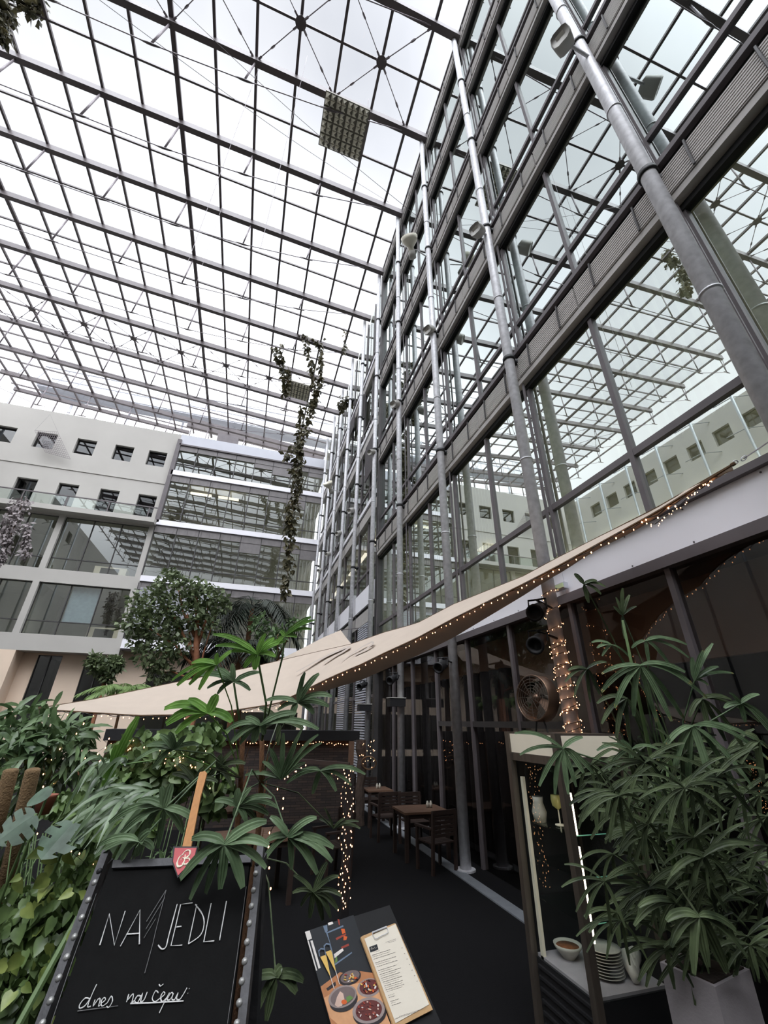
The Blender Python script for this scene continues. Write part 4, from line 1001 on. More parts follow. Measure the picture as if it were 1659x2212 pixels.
def trow(x, y, ln, h):
    dx, dy = .952, -.305; s_ = 0
    while s_ < ln:
        w_ = min(rnd(12, 34), ln - s_)
        if w_ > 4: mb.poly([mp(x + dx * s_, y + dy * s_, .0142), mp(x + dx * (s_ + w_), y + dy * (s_ + w_), .0142), mp(x + dx * (s_ + w_) + .3 * h, y + dy * (s_ + w_) + h, .0142), mp(x + dx * s_ + .3 * h, y + dy * s_ + h, .0142)])
        s_ += w_ + 5
for k in range(27):
    t_ = k / 26; x, y = 848 + 222 * t_, 690 + 560 * t_
    if k in (3, 7, 20, 23): continue
    trow(x, y, (260 if k % 2 == 0 else 190) * (rnd(.8, 1.05) if k < 21 else rnd(.15, .5)), 5 if k % 2 == 0 else 3)
for x, y, l_ in ((1000, 545, 120), (1030, 552, 95), (1150, 1375, 330), (1120, 1395, 250), (1100, 1405, 40), (890, 650, 45)): trow(x, y, l_, 3)
for k in range(7): trow(1178 + 28 * k, 608 + 62 * k, 12, 7)
mb.build('menu_text', 'ink', cb)

# ================================================================== DISPLAY CABINET
vx0, vx1, vy0, vy1, vt = 1.77, 2.22, 2.31, 2.80, 1.555; vb = aty(1152, 2062, vy1).z
vt_ = thing('display_cabinet', 'tall glass display cabinet with cream lit header and aluminium posts', 'cabinet', ((vx0 + vx1) / 2, (vy0 + vy1) / 2, 0))
for x, y, nm in ((vx0, vy1, 'l'), (vx0, vy0, 'm'), (vx1, vy0, 'r'), (vx1, vy1, 'b')): MB().box(x - .02, x + .02, y - .02, y + .02, 0, vt).build('post', 'alu', vt_)
MB().box(vx0, vx1, vy0, vy1, vt - .012, vt).build('top', 'alu', vt_)
h = MB(); h.box(vx0 - .005, vx0 + .01, vy0 + .02, vy1 - .02, vt - .12, vt - .012); h.box(vx0 + .02, vx1 - .02, vy0 - .005, vy0 + .01, vt - .12, vt - .012); h.build('header_panel', 'cream', vt_)
h = MB(); h.box(vx0 - .006, vx0 + .012, vy0 + .02, vy1 - .02, vt - .165, vt - .12); h.box(vx0 + .02, vx1 - .02, vy0 - .006, vy0 + .012, vt - .165, vt - .12); h.build('header_rail', 'alu', vt_)
g = MB(); g.poly([(vx0, vy0, vb), (vx0, vy1, vb), (vx0, vy1, vt - .165), (vx0, vy0, vt - .165)]); g.poly([(vx0, vy0, vb), (vx1, vy0, vb), (vx1, vy0, vt - .165), (vx0, vy0, vt - .165)]); g.build('glass_pane', 'glassC', vt_)
b = MB(); b.box(vx1 - .01, vx1 + .005, vy0, vy1, 0, vt - .1); b.box(vx0, vx1, vy1 - .006, vy1 + .006, 0, vt - .1); b.build('back_panel', 'black', vt_)
b = MB(); b.box(vx0 + .01, vx1 - .01, vy0 + .01, vy1 - .01, 0, vb)
for k in range(9): b.bar((vx0 + .004, vy0 + .04, .06 + k * .045), (vx0 + .004, vy1 - .04, .06 + k * .045), .012, .012)
b.build('louvred_base', 'black', vt_)
MB().box(vx0 + .022, vx1 - .012, vy0 + .022, vy1 - .012, vb, vb + .012).build('floor_plate', 'concrete', vt_)
for z in (.70, .88, 1.06):
    MB().box(vx0 + .05, vx1 - .02, vy0 + .05, vy1 - .03, z, z + .006).build('glass_shelf', 'glassC', vt_)
    MB().tube([(vx0 + .05, vy0 + .05, z + .003), (vx1 - .02, vy0 + .05, z + .003)], .003, 5).build('shelf_edge', mat('shelf_edge', srgb(120, 190, 165), .2), vt_)
MB().box(vx0 + .055, vx0 + .07, vy0 + .03, vy0 + .045, .64, 1.02).build('light_tube', 'tube', vt_); MB().box(vx0 + .055, vx0 + .07, vy0 + .03, vy0 + .045, 1.07, 1.26).build('light_tube', 'tube', vt_)
MB().box(vx0 + .022, vx0 + .04, vy1 - .07, vy1 - .045, vb, 1.3).build('profile_reflection', 'cream', vt_)  # cream strip by the left post, a pale reflection put into colour
def goblet(c, s, lab):
    t = thing('wine_glass', lab, 'glass', c)
    MB().lathe([(.03 * s, 0), (.03 * s, .003 * s), (.004 * s, .008 * s), (.004 * s, .075 * s)], c, UP, 14).build('stem', 'cream', t, True)
    MB().lathe([(.004 * s, .075 * s), (.032 * s, .095 * s), (.036 * s, .125 * s), (.034 * s, .15 * s), (.0, .15 * s)], c, UP, 16).build('bowl', 'wine', t, True)
goblet(V((1.93, 2.6, 1.066)), 1.0, 'stemmed glass of pale wine on the upper cabinet shelf')
t = thing('ceramic_jug', 'white ceramic jug on the top cabinet shelf', 'jug', (1.88, 2.66, 1.066)); MB().lathe([(0, 0), (.035, 0), (.045, .05), (.03, .1), (.034, .13), (.0, .12)], (1.87, 2.71, 1.066), UP, 16).build('body', 'ceramic', t, True)
zb2 = vb + .013
for k in range(9):
    c = V((1.99, 2.48, zb2 + k * .012)); tag(MB().lathe([(0, .0), (.05, 0), (.085, .012), (.087, .015), (.05, .005), (0, .004)], c, UP, 22).build('plate', 'ceramic', None, True), 'pale plate stacked in the cabinet, %s from the bottom' % ORD[k + 1], 'plate', 'stack of plates in the cabinet')
t = thing('bowl', 'wide bowl of brown grains beside the plate stack', 'bowl', (1.92, 2.68, zb2)); MB().lathe([(0, 0), (.03, 0), (.07, .045), (.075, .06), (.07, .06), (.03, .02), (0, .02)], (1.92, 2.68, zb2), UP, 20).build('shell', 'ceramic', t, True)
MB().lathe([(0, .052), (.066, .05), (.06, .04), (0, .04)], (1.92, 2.68, zb2), UP, 18).build('filling', 'brownfill', t, True)
t = MB(); 
for k in range(4): t.tube([(2.06 + k * .02, 2.36 + .02 * k, zb2 + .02 + .01 * k), (2.1 + k * .02, 2.45, zb2 + .07), (2.16, 2.56, zb2 + .03)], [.02, .035, .015], 8)
tag(t.build('napkin', 'ceramic', None, True), 'crumpled pale napkin at the bottom of the cabinet', 'napkin')
light_string('fairy lights climbing behind the display cabinet', [aty(1262 + 60 * i / 20 + 6 * math.sin(i * 2.1), 1650 + 330 * i / 20, 2.95) for i in range(21)], 48, .0, .007, .02)
# fan on the cabinet
fc = aty(1160, 1508, 2.62); fa = V((-.98, -.2, .06)).normalized(); R_ = .14
fan = thing('drum_fan', 'round copper coloured drum fan standing on the cabinet top', 'fan', (fc.x, fc.y, vt))
MB().lathe([(R_, -.05), (R_ * 1.03, -.045), (R_ * 1.03, .045), (R_, .05), (R_ * .97, .04), (R_ * .97, -.045), (R_, -.05)], fc, fa, 32).build('drum', 'fanmetal', fan, True)
m = MB(); fr_ = fa.cross(UP).normalized(); fu = fr_.cross(fa)
for k in range(7):
    rr = R_ * (k + 1) / 7.3; m.tube([fc + fa * .052 + (fr_ * math.cos(2 * PI * q / 28) + fu * math.sin(2 * PI * q / 28)) * rr for q in range(29)], .0012, 4, False)
for k in range(12): a_ = 2 * PI * k / 12; m.tube([fc + fa * .056, fc + fa * .05 + (fr_ * math.cos(a_) + fu * math.sin(a_)) * R_], .0014, 4)
m.build('guard', 'alu', fan)
for k in range(4):
    a_ = 2 * PI * k / 4 + .4; d_ = fr_ * math.cos(a_) + fu * math.sin(a_); e_ = -fr_ * math.sin(a_) + fu * math.cos(a_)
    MB().poly([fc + d_ * .02 + e_ * .01 + fa * .01, fc + d_ * .12 + e_ * .05 + fa * .025, fc + d_ * .125 - e_ * .02 - fa * .01, fc + d_ * .02 - e_ * .015 - fa * .01]).build('blade', 'fanmetal', fan)
MB().ball(fc, .035, 12).build('hub', 'fanmetal', fan, True); MB().lathe([(0, 0), (.03, 0), (.03, .09), (0, .09)], fc - fa * .14, fa, 12).build('motor', 'alu', fan, True)
for s_ in (-1, 1): MB().tube([fc - UP * R_ * .98 + fr_ * .03 * s_, V((fc.x, fc.y, vt + .001)) + fr_ * .05 * s_], .006, 6).build('leg', 'black', fan)

# ================================================================== PLANTERS
def planter(x0, x1, y0, y1, z, lab, m='black'):
    t = thing('planter', lab, 'planter', ((x0 + x1) / 2, (y0 + y1) / 2, 0)); b = MB()
    b.box(x0, x1, y0, y0 + .03, 0, z); b.box(x0, x1, y1 - .03, y1, 0, z); b.box(x0, x0 + .03, y0 + .03, y1 - .03, 0, z); b.box(x1 - .03, x1, y0 + .03, y1 - .03, 0, z); b.build('trough', m, t)
    MB().box(x0 + .03, x1 - .03, y0 + .03, y1 - .03, 0, z - .05).build('soil', 'soil', t); return t
planter(-2.3, -.62, 1.55, 2.9, .55, 'dark planter trough under the climbing plants'); planter(-.5, .28, 2.3, 2.9, .3, 'dark planter trough behind the chalkboard sign')
c0 = atz(1545, 2132, .72); ca = atz(1425, 2078, .72); cb_ = atz(1700, 2070, .72)
t = thing('planter', 'grey square concrete planter at the lower right corner', 'planter', (c0.x + .2, c0.y + .2, 0))
d1 = ca - c0; d2 = (V((-d1.y, d1.x, 0)) if V((-d1.y, d1.x, 0)).dot(cb_ - c0) > 0 else V((d1.y, -d1.x, 0))).normalized() * d1.length * 1.3
b = MB(); b.frame8(V((c0.x, c0.y, 0)), V((d1.x, d1.y, 0)), V((d2.x, d2.y, 0)), V((0, 0, .72))); b.build('box', 'concrete', t)
cc = c0 + (d1 + d2) / 2; b = MB(); b.frame8(V((c0.x, c0.y, .72)) + (d1 + d2) * .06, V((d1.x, d1.y, 0)) * .88, V((d2.x, d2.y, 0)) * .88, V((0, 0, .005))); b.build('soil', 'soil', t)
PR = V((cc.x, cc.y, .72))

# ================================================================== LADY PALMS
def frond(par, cen, dep, tips, wpx, m='leafA', stem=None, droop=.22, jit=.10, tipm=None):
    c = atd(cen[0], cen[1], dep); mb = MB()
    toc = (EYE - c).normalized(); tp = MB()
    for (u, v) in tips:
        e0 = atd(u, v, dep); L_ = (e0 - c).length; dn = (v - cen[1]) / max(1, math.hypot(u - cen[0], v - cen[1]))
        dd = dep - L_ * (.30 * max(0, dn) - .12) + rnd(-jit, jit) * L_ * 2
        e = atd(u, v, dd); mid = c.lerp(e, .5) + UP * L_ * droop * (1 - .5 * max(0, -dn)) * rnd(.75, 1.2)
        w_ = wpx * dep / F_ * rnd(.82, 1.15)
        nrm = (toc * .75 + UP * .55 + CR * rnd(-.35, .35)).normalized()
        mb.blade(c, mid, e, w_ * .82, nrm, 9, 'blunt', .42, True)
        if tipm and rnd(0, 1) < .7:
            q = c * .0025 + mid * .095 + e * .9025; tp.blade(q, q.lerp(e, .5), e.lerp(q, -.03), w_ * .55, nrm, 2, lambda t: 1.0 - .7 * t, .3)
    if stem is not None:
        s_ = V(stem); mb.tube([c, c.lerp(s_, .5) + UP * .12 * (c - s_).length, s_], .0035, 5)
    o = mb.build('frond', m, par)
    if tp.v: tp.build('dry_tips', 'leaftip', o, True)
    return o
st1 = atd(566, 1640, 2.25); st2 = atd(525, 1650, 2.35)
P1 = thing('lady_palm', 'fan-leaved lady palm with fibrous stems behind the chalkboard', 'palm', (st1.x, st1.y, .25))
def stalk(par, pts, r0, r1, m='fibre', sheath=True):
    mb = MB(); n_ = len(pts); mb.tube(pts, [r0 + (r1 - r0) * i / (n_ - 1) for i in range(n_)], 9)
    if sheath:
        for k in range(26):
            i = random.randrange(n_ - 1); p = pts[i].lerp(pts[i + 1], rnd(0, 1)); a_ = rnd(0, 6.28); d_ = V((math.cos(a_), math.sin(a_), 0)); mb.blade(p + d_ * r0 * .8, p + d_ * r0 * 1.6 + UP * .06, p + d_ * r0 * 2 + UP * .12, .014, d_, 3, 'sharp')
    return mb.build('stem', m, par, True)
stalk(P1, [V((st1.x + .02, st1.y, .25)), atd(560, 1780, 2.25), atd(564, 1700, 2.25), atd(566, 1600, 2.25)], .017, .012)
stalk(P1, [V((st2.x, st2.y, .25)), atd(513, 1780, 2.35), atd(520, 1690, 2.35), atd(524, 1600, 2.35)], .017, .013)
MB().tube([atd(566, 1600, 2.25), atd(575, 1520, 2.25), atd(560, 1440, 2.25), atd(556, 1415, 2.25)], .006, 6).build('green_stem', 'stem', P1, True)
MB().tube([atd(566, 1600, 2.25), atd(590, 1500, 2.28), atd(610, 1420, 2.3), atd(615, 1376, 2.3)], .005, 6).build('green_stem', 'stem', P1, True)
MB().tube([atd(524, 1600, 2.35), atd(515, 1540, 2.35), atd(505, 1475, 2.35)], .006, 6).build('green_stem', 'stem', P1, True)
FR = [((485, 1823), 1.29, [(411, 1944), (475, 1921), (524, 1918), (574, 1876), (580, 1828), (576, 1776), (414, 1813), (390, 1900), (445, 1930)], 25, 'leafA', 's'),
      ((622, 1807), 1.95, [(629, 1878), (685, 1888), (717, 1862), (720, 1832), (684, 1767), (573, 1819), (565, 1867), (583, 1765), (655, 1795)], 20, 'leafA', 's'),
      ((677, 1927), 2.1, [(707, 1862), (731, 1893), (737, 1936), (729, 1965), (714, 1983), (697, 1988), (669, 1983), (650, 1958), (632, 1929), (634, 1891)], 14, 'leafD', 's'),
      ((692, 1665), 2.3, [(619, 1692), (675, 1715), (726, 1709), (759, 1697), (789, 1673), (650, 1668)], 13, 'leafA', 's'),
      ((607, 1683), 2.2, [(583, 1617), (612, 1583), (652, 1576), (688, 1587), (695, 1605), (659, 1648), (567, 1645), (529, 1675), (640, 1600)], 13, 'leafA', 's'),
      ((562, 1567), 2.05, [(489, 1578), (500, 1605), (518, 1608), (547, 1605), (571, 1587), (640, 1541), (688, 1576), (530, 1550)], 19, 'leafA', None),
      ((643, 1518), 2.2, [(574, 1514), (630, 1552), (677, 1542), (710, 1527), (717, 1505), (660, 1453), (690, 1456), (600, 1535)], 17, 'leafA', 's'),
      ((556, 1413), 2.25, [(460, 1371), (465, 1396), (593, 1379), (618, 1385), (595, 1419), (550, 1447), (527, 1442), (500, 1408), (575, 1370)], 17, 'leafA2', None),
      ((468, 1436), 2.3, [(372, 1470), (383, 1481), (409, 1479), (414, 1433), (505, 1405), (471, 1411), (430, 1490)], 15, 'leafA2', 't'),
      ((615, 1374), 2.3, [(672, 1333), (680, 1340), (672, 1360), (641, 1377), (596, 1395), (606, 1362)], 12, 'leafA2', None),
      ((505, 1473), 2.35, [(502, 1433), (468, 1445), (434, 1459), (448, 1487), (562, 1453), (470, 1500), (540, 1492)], 16, 'leafA', None),
      ((450, 1540), 2.2, [(406, 1511), (355, 1532), (413, 1518), (359, 1565), (380, 1585), (470, 1500), (500, 1560)], 24, 'leafA2', 't'),
      ((355, 1746), 1.5, [(298, 1731), (236, 1778), (341, 1833), (395, 1800), (424, 1775), (348, 1699), (370, 1692), (261, 1800), (300, 1810)], 19, 'leafA', 't'),
      ((511, 1742), 2.05, [(515, 1702), (543, 1702), (587, 1724), (580, 1760), (554, 1775), (533, 1778), (507, 1764), (464, 1731), (600, 1745)], 17, 'leafA', 's'),
      ((301, 1818), 1.36, [(325, 1798), (294, 1850), (262, 1858), (205, 1852), (215, 1826), (330, 1835)], 22, 'leafA', 't'),
      ((377, 1619), 2.2, [(345, 1587), (365, 1582), (430, 1610), (316, 1612), (283, 1652), (403, 1590), (330, 1660)], 15, 'leafA', 't'),
      ((243, 1655), 2.1, [(298, 1547), (250, 1610), (225, 1700), (275, 1640)], 22, 'leafA2', 't'),
      ((470, 1660), 2.3, [(480, 1630), (510, 1620), (530, 1650), (440, 1700), (500, 1700), (465, 1710)], 15, 'leafD', 't'),
      ((596, 2110), 1.6, [(560, 2180), (575, 2205), (640, 2145), (655, 2120), (545, 2120), (610, 2090)], 24, 'leafD', 's'),
      ((720, 1790), 2.3, [(775, 1775), (778, 1790), (690, 1770), (700, 1745), (745, 1768)], 9, 'leafD', 's'),
      ((420, 1690), 2.2, [(372, 1672), (395, 1720), (450, 1720), (470, 1690), (440, 1660), (385, 1650)], 15, 'leafD', 't'),
      ((600, 1560), 2.5, [(560, 1530), (640, 1540), (655, 1575), (600, 1610), (550, 1590)], 15, 'leafD', 's')]
for cen, dep, tips, wpx, m_, sm in FR:
    stem = {None: None, 's': atd(562, 1690, 2.25), 't': atd(520, 1680, 2.35)}[sm]
    if sm == 's' and cen[1] > 1850: stem = atd(560, 1850, 2.25)
    frond(P1, cen, dep, tips, wpx, m_, stem)
P2 = thing('lady_palm', 'large dense lady palm in the grey planter on the right', 'palm', PR)
FR2 = [((1384, 1437), 1.8, [(1300, 1456), (1300, 1495), (1328, 1529), (1369, 1547), (1419, 1560), (1451, 1558), (1477, 1552), (1527, 1508), (1495, 1478), (1480, 1452)], 15, 'leafA', 1),
       ((1395, 1384), 1.95, [(1488, 1421), (1447, 1436), (1402, 1432), (1365, 1400), (1484, 1393), (1440, 1378)], 11, 'leafA', 0),
       ((1322, 1393), 1.95, [(1301, 1417), (1278, 1388), (1365, 1425), (1290, 1400)], 9, 'leafA', 0),
       ((1497, 1568), 1.7, [(1419, 1646), (1455, 1681), (1488, 1698), (1543, 1705), (1594, 1705), (1625, 1700), (1665, 1646), (1660, 1618), (1440, 1610)], 16, 'leafA', 1),
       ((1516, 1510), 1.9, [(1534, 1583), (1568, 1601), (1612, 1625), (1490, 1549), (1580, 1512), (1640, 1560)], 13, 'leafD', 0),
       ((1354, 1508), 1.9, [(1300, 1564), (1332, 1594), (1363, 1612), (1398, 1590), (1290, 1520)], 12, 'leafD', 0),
       ((1365, 1618), 1.75, [(1315, 1664), (1363, 1655), (1395, 1642), (1428, 1622), (1290, 1622), (1340, 1600)], 11, 'leafA', 0),
       ((1216, 1617), 1.75, [(1112, 1585), (1123, 1631), (1165, 1698), (1199, 1716), (1228, 1716), (1261, 1670), (1281, 1670), (1259, 1593), (1245, 1700)], 13, 'leafA', 0),
       ((1268, 1445), 2.0, [(1221, 1473), (1241, 1506), (1275, 1517), (1295, 1500), (1228, 1448), (1310, 1430)], 9, 'leafD', 0),
       ((1510, 1980), 1.35, [(1450, 2045), (1500, 2105), (1530, 2088), (1570, 2100), (1615, 2070), (1440, 1990), (1590, 2010)], 24, 'leafD', 0),
       ((1460, 1950), 1.5, [(1380, 1960), (1370, 2000), (1425, 2025), (1470, 1990), (1440, 1930)], 17, 'leafD', 0),
       ((1520, 1850), 1.5, [(1450, 1890), (1545, 1910), (1620, 1825), (1480, 1840), (1575, 1890), (1500, 1915)], 14, 'leafD', 0),
       ((1262, 1262), 2.1, [(1290, 1255), (1308, 1268), (1298, 1284), (1272, 1302), (1240, 1240)], 11, 'leafD', 0),
       ((1345, 1330), 2.2, [(1330, 1290), (1345, 1270), (1360, 1285), (1375, 1310), (1325, 1310), (1350, 1380)], 9, 'leafD', 0),
       ((1500, 1470), 2.0, [(1495, 1420), (1520, 1405), (1540, 1390), (1552, 1440), (1585, 1455), (1530, 1480)], 11, 'leafA', 1),
       ((1600, 1520), 1.8, [(1660, 1560), (1680, 1600), (1565, 1530), (1610, 1560), (1575, 1498), (1640, 1500)], 13, 'leafA', 0),
       ((1640, 1600), 1.6, [(1600, 1650), (1650, 1690), (1690, 1660), (1610, 1585)], 16, 'leafD', 0),
       ((1290, 1720), 1.8, [(1230, 1740), (1250, 1790), (1290, 1800), (1330, 1780), (1345, 1740), (1300, 1690)], 12, 'leafD', 0),
       ((1400, 1780), 1.6, [(1340, 1830), (1390, 1850), (1440, 1840), (1470, 1790), (1350, 1760), (1420, 1740)], 15, 'leafD', 0)]
for cen, dep, tips, wpx, m_, tp in FR2:
    frond(P2, cen, dep, tips, wpx, m_, PR + V((rnd(-.1, .1), rnd(-.1, .1), max(0, (atd(cen[0], cen[1], dep).z - .72) * .55))), tipm=bool(tp))
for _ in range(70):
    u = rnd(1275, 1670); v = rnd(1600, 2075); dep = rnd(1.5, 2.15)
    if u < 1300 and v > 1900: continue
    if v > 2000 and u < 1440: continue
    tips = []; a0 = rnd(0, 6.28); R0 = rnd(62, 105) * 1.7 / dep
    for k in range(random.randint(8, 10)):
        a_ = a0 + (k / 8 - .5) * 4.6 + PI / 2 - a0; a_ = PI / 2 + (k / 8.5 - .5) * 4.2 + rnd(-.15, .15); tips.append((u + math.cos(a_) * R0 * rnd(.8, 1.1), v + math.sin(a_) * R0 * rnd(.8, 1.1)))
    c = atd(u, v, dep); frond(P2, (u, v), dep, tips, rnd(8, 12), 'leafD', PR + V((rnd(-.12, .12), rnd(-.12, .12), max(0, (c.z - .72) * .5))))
for k, (u, v) in enumerate(((1384, 1440), (1500, 1575), (1345, 1340), (1440, 1640))):
    c = atd(u, v, 1.9); b_ = PR + V((rnd(-.1, .1), rnd(-.1, .1), 0)); stalk(P2, [b_, b_.lerp(c, .35) + V((0, 0, .1)), b_.lerp(c, .7) + V((0, 0, .06)), c], .012, .005, 'stem', False)

# ================================================================== LEFT FOLIAGE
def scatter_leaves(mb, blobs, n, L, w, kind='leaf', down=.5, toward=.4):
    tot = sum(b[3] * b[4] for b in blobs)
    for b in blobs:
        u, v, dep, rx, ry = b[:5]; s_ = dep / F_
        c = atd(u, v, dep); rz_ = (rx + ry) / 2 * s_ * (b[5] if len(b) > 5 else .7)
        for _ in range(max(3, int(n * rx * ry / tot))):
            d = rdir(); r_ = rnd(.35, 1) ** .6
            p = c + CR * d.x * rx * s_ * r_ + CU * d.y * ry * s_ * r_ + AX * d.z * rz_ * r_
            dr = (rdir() * .8 + d * .3 - UP * down).normalized(); nr = (UP * .7 - AX * toward + rdir() * .5).normalized(); l_ = L * rnd(.6, 1.25)
            if kind == 'leaf': mb.leaf(p, dr, nr, l_, w * rnd(.7, 1.2))
            elif kind == 'heart': mb.heart(p, dr, (nr * .4 - AX * .6), l_, rnd(.75, 1))
            else: mb.blade(p, p + dr * l_ * .5 + UP * l_ * .12, p + dr * l_ - UP * l_ * .12, w * rnd(.7, 1.2), nr, 4, 'sharp', .2)
t = thing('leafy_bush', 'lance-leaved leafy bush at the left edge below the sail', 'bush', atd(80, 1700, 2.9) - UP * .6)
mb = MB(); scatter_leaves(mb, [(55, 1560, 2.9, 85, 42), (120, 1600, 2.8, 75, 45), (30, 1630, 2.7, 60, 40), (150, 1640, 2.8, 50, 38), (90, 1680, 2.9, 60, 30), (165, 1580, 3.0, 30, 25)], 620, .13, .034, 'blade', .35)
mb.build('foliage', 'bushleaf', t, True); b0 = atd(80, 1700, 2.9)
mb = MB()
for k in range(7): mb.tube([V((b0.x + rnd(-.15, .15), b0.y + rnd(-.1, .1), .5)), b0 + V((rnd(-.1, .1), 0, 0)), atd(rnd(20, 160), rnd(1560, 1640), 2.9)], [.012, .009, .004], 6)
mb.build('stems', 'stem', t, True)
for k, (a, b, lab) in enumerate((((24, 1664), (-6, 1775), 'left-hand coir moss pole among the climbing plants'), ((71, 1664), (28, 1840), 'taller coir moss pole right of the other one'))):
    p, q = atd(*a, 2.0), atd(*b, 1.95); lo = q + (q - p).normalized() * ((q.z - .52) / max(.01, (p.z - q.z)) * (p - q).length)
    tag(MB().tube([p + UP * .004, p, q, V((lo.x, lo.y, .52))], [.024, .031, .032, .032], 12).build('moss_pole', 'coir', None, True), lab, 'pole')
def bigleaf(base, tip, dep0, dep1, wpx, m, lab, kind):
    a, b = atd(*base, dep0), atd(*tip, dep1); t = thing('monstera_plant', lab, 'plant', V((a.x - .1, a.y + .15, .5)))
    L_ = (b - a).length; d = (b - a).normalized(); nrm = (UP * .5 - AX * .7).normalized(); s_ = d.cross(nrm).normalized(); n2 = s_.cross(d); w = wpx * dep0 / F_
    mb = MB(); N_ = 14
    for sd in (-1, 1):
        for k in range(N_):
            def ed(q): tt = q / N_; return a + d * (L_ * (tt * 1.0 - .10 * math.sin(PI * tt))) + s_ * sd * w * (.5 * math.sin(PI * min(1, tt * .93 + .07)) ** .6) + n2 * (-.10 * L_ * math.sin(PI * tt)) - UP * .12 * L_ * tt * tt
            def ce(q): tt = q / N_; return a + d * L_ * tt * .97 - UP * .12 * L_ * tt * tt
            o_ = .45 if (kind and k % 4 == 3 and k < 12) else 1.0; pts = [ce(k), ce(k).lerp(ed(k), o_), ce(k + 1).lerp(ed(k + 1), o_), ce(k + 1)]; mb.poly(pts if sd > 0 else pts[::-1])
    mb.build('leaf_blade', m, t, True); MB().tube([a, a.lerp(V((a.x - .1, a.y + .15, .5)), .4) + UP * .08, V((a.x - .1, a.y + .15, .5))], .006, 6).build('stalk', 'stem', t, True)
bigleaf((160, 1776), (92, 1846), 1.75, 1.62, 88, 'monstera', 'split-leaved monstera leaf lit beside the chalkboard sign', 1)
bigleaf((78, 1758), (-8, 1812), 1.7, 1.6, 74, 'monstera', 'large grey-green monstera leaf at the left edge', 1)
bigleaf((110, 1700), (60, 1735), 1.9, 1.8, 30, 'monstera', 'small monstera leaf between the moss poles', 0)
t = thing('pothos_climber', 'mass of yellow-green heart-leaved pothos at lower left', 'plant', V((-1.0, 1.75, .5)))
mb = MB(); scatter_leaves(mb, [(170, 1890, 1.75, 50, 40), (120, 1960, 1.65, 70, 60), (60, 2040, 1.6, 80, 70), (100, 2090, 1.55, 50, 60), (30, 2150, 1.5, 70, 70), (10, 1960, 1.7, 40, 60), (190, 1960, 1.75, 25, 50)], 900, .046, .06, 'heart', .75)
mb.build('foliage', 'pothos', t, True)
mb = MB(); scatter_leaves(mb, [(120, 1850, 1.7, 60, 25), (60, 1930, 1.6, 70, 50), (150, 1985, 1.6, 50, 60), (60, 2100, 1.5, 70, 80), (110, 2190, 1.5, 30, 40)], 44, .052, .075, 'heart', .7); mb.build('pale_leaves', mat('variegated_leaf', srgb(96, 120, 54), .4, 0, .25, 12, trans=.15, col2=srgb(140, 152, 84)), t, True)
mb = MB()
for k in range(14): u = rnd(20, 200); mb.tube([atd(u, 1800, 1.95), atd(u - 20, 1950, 1.8), atd(u - 60, 2150, 1.65)], .003, 4)
mb.build('stems', 'stem', t)
t = thing('climbing_plant', 'bright green climber spreading between bush and palm', 'plant', V((-.75, 2.5, .5)))
mb = MB(); scatter_leaves(mb, [(300, 1620, 2.6, 75, 38), (390, 1650, 2.6, 70, 45), (250, 1690, 2.5, 60, 45), (210, 1740, 2.4, 55, 50), (330, 1700, 2.6, 70, 45), (430, 1590, 2.7, 60, 30), (290, 1770, 2.3, 60, 40), (200, 1820, 2.2, 45, 45), (470, 1700, 2.6, 40, 60), (130, 1740, 2.5, 40, 30)], 1700, .058, .045, 'heart', .6)
mb.build('foliage', 'ivy', t, True)
mb = MB()
for k in range(26):
    u = rnd(180, 470); v = rnd(1590, 1720); mb.tube([atd(u, v, 2.65), atd(u - 20, v + 70, 2.6) , V((atd(u, v, 2.65).x, 2.6, .5))], .003, 4)
mb.build('stems', 'stem', t)
t = thing('grass_palm', 'arching strap-leaved plant sweeping left of the chalkboard', 'plant', V((-.6, 2.1, .5)))
mb = MB()
for k in range(30):
    u0, v0 = rnd(260, 360), rnd(1700, 1790); u1, v1 = u0 - rnd(60, 190), v0 + rnd(20, 150); d0 = rnd(1.75, 2.1)
    a, e = atd(u0, v0, d0), atd(u1, v1, d0 - rnd(.1, .3)); mb.blade(a, a.lerp(e, .45) + UP * .10, e, rnd(.016, .028), (UP * .6 - AX * .6), 8, 'sharp', .3)
for k in range(20):
    u0, v0 = rnd(200, 290), rnd(1640, 1720); u1, v1 = u0 - rnd(40, 110), v0 + rnd(40, 140); d0 = rnd(1.9, 2.2)
    a, e = atd(u0, v0, d0), atd(u1, v1, d0 - rnd(.0, .2)); mb.blade(a, a.lerp(e, .4) + UP * .12, e, rnd(.016, .026), (UP * .6 - AX * .6), 8, 'sharp', .3)
mb.build('foliage', 'leafA', t, True); MB().tube([atd(300, 1740, 2.0), V((-.6, 2.1, .5))], .012, 6).build('stem', 'stem', t)
light_string('warm fairy lights scattered in the climbing plant', [atd(rnd(190, 330), rnd(1590, 1660), 2.55) for _ in range(18)] + [atd(rnd(330, 470), rnd(1590, 1700), 2.5) for _ in range(12)], 55, .0, .007, .02, wr=.001)
light_string('warm fairy lights in the lance-leaved bush', [atd(u, v, 2.7) for u, v in ((20, 1640), (70, 1636), (40, 1655), (110, 1690), (30, 1740), (150, 1600), (190, 1550))], 14, .0, .009, .02, wr=.001)
light_string('few fairy lights deep in the pothos leaves', [atd(u, v, 1.75) for u, v in ((60, 1810), (95, 1790), (190, 1870), (240, 1860), (160, 1930), (110, 1920))], 12, .0, .005, .01, wr=.001)
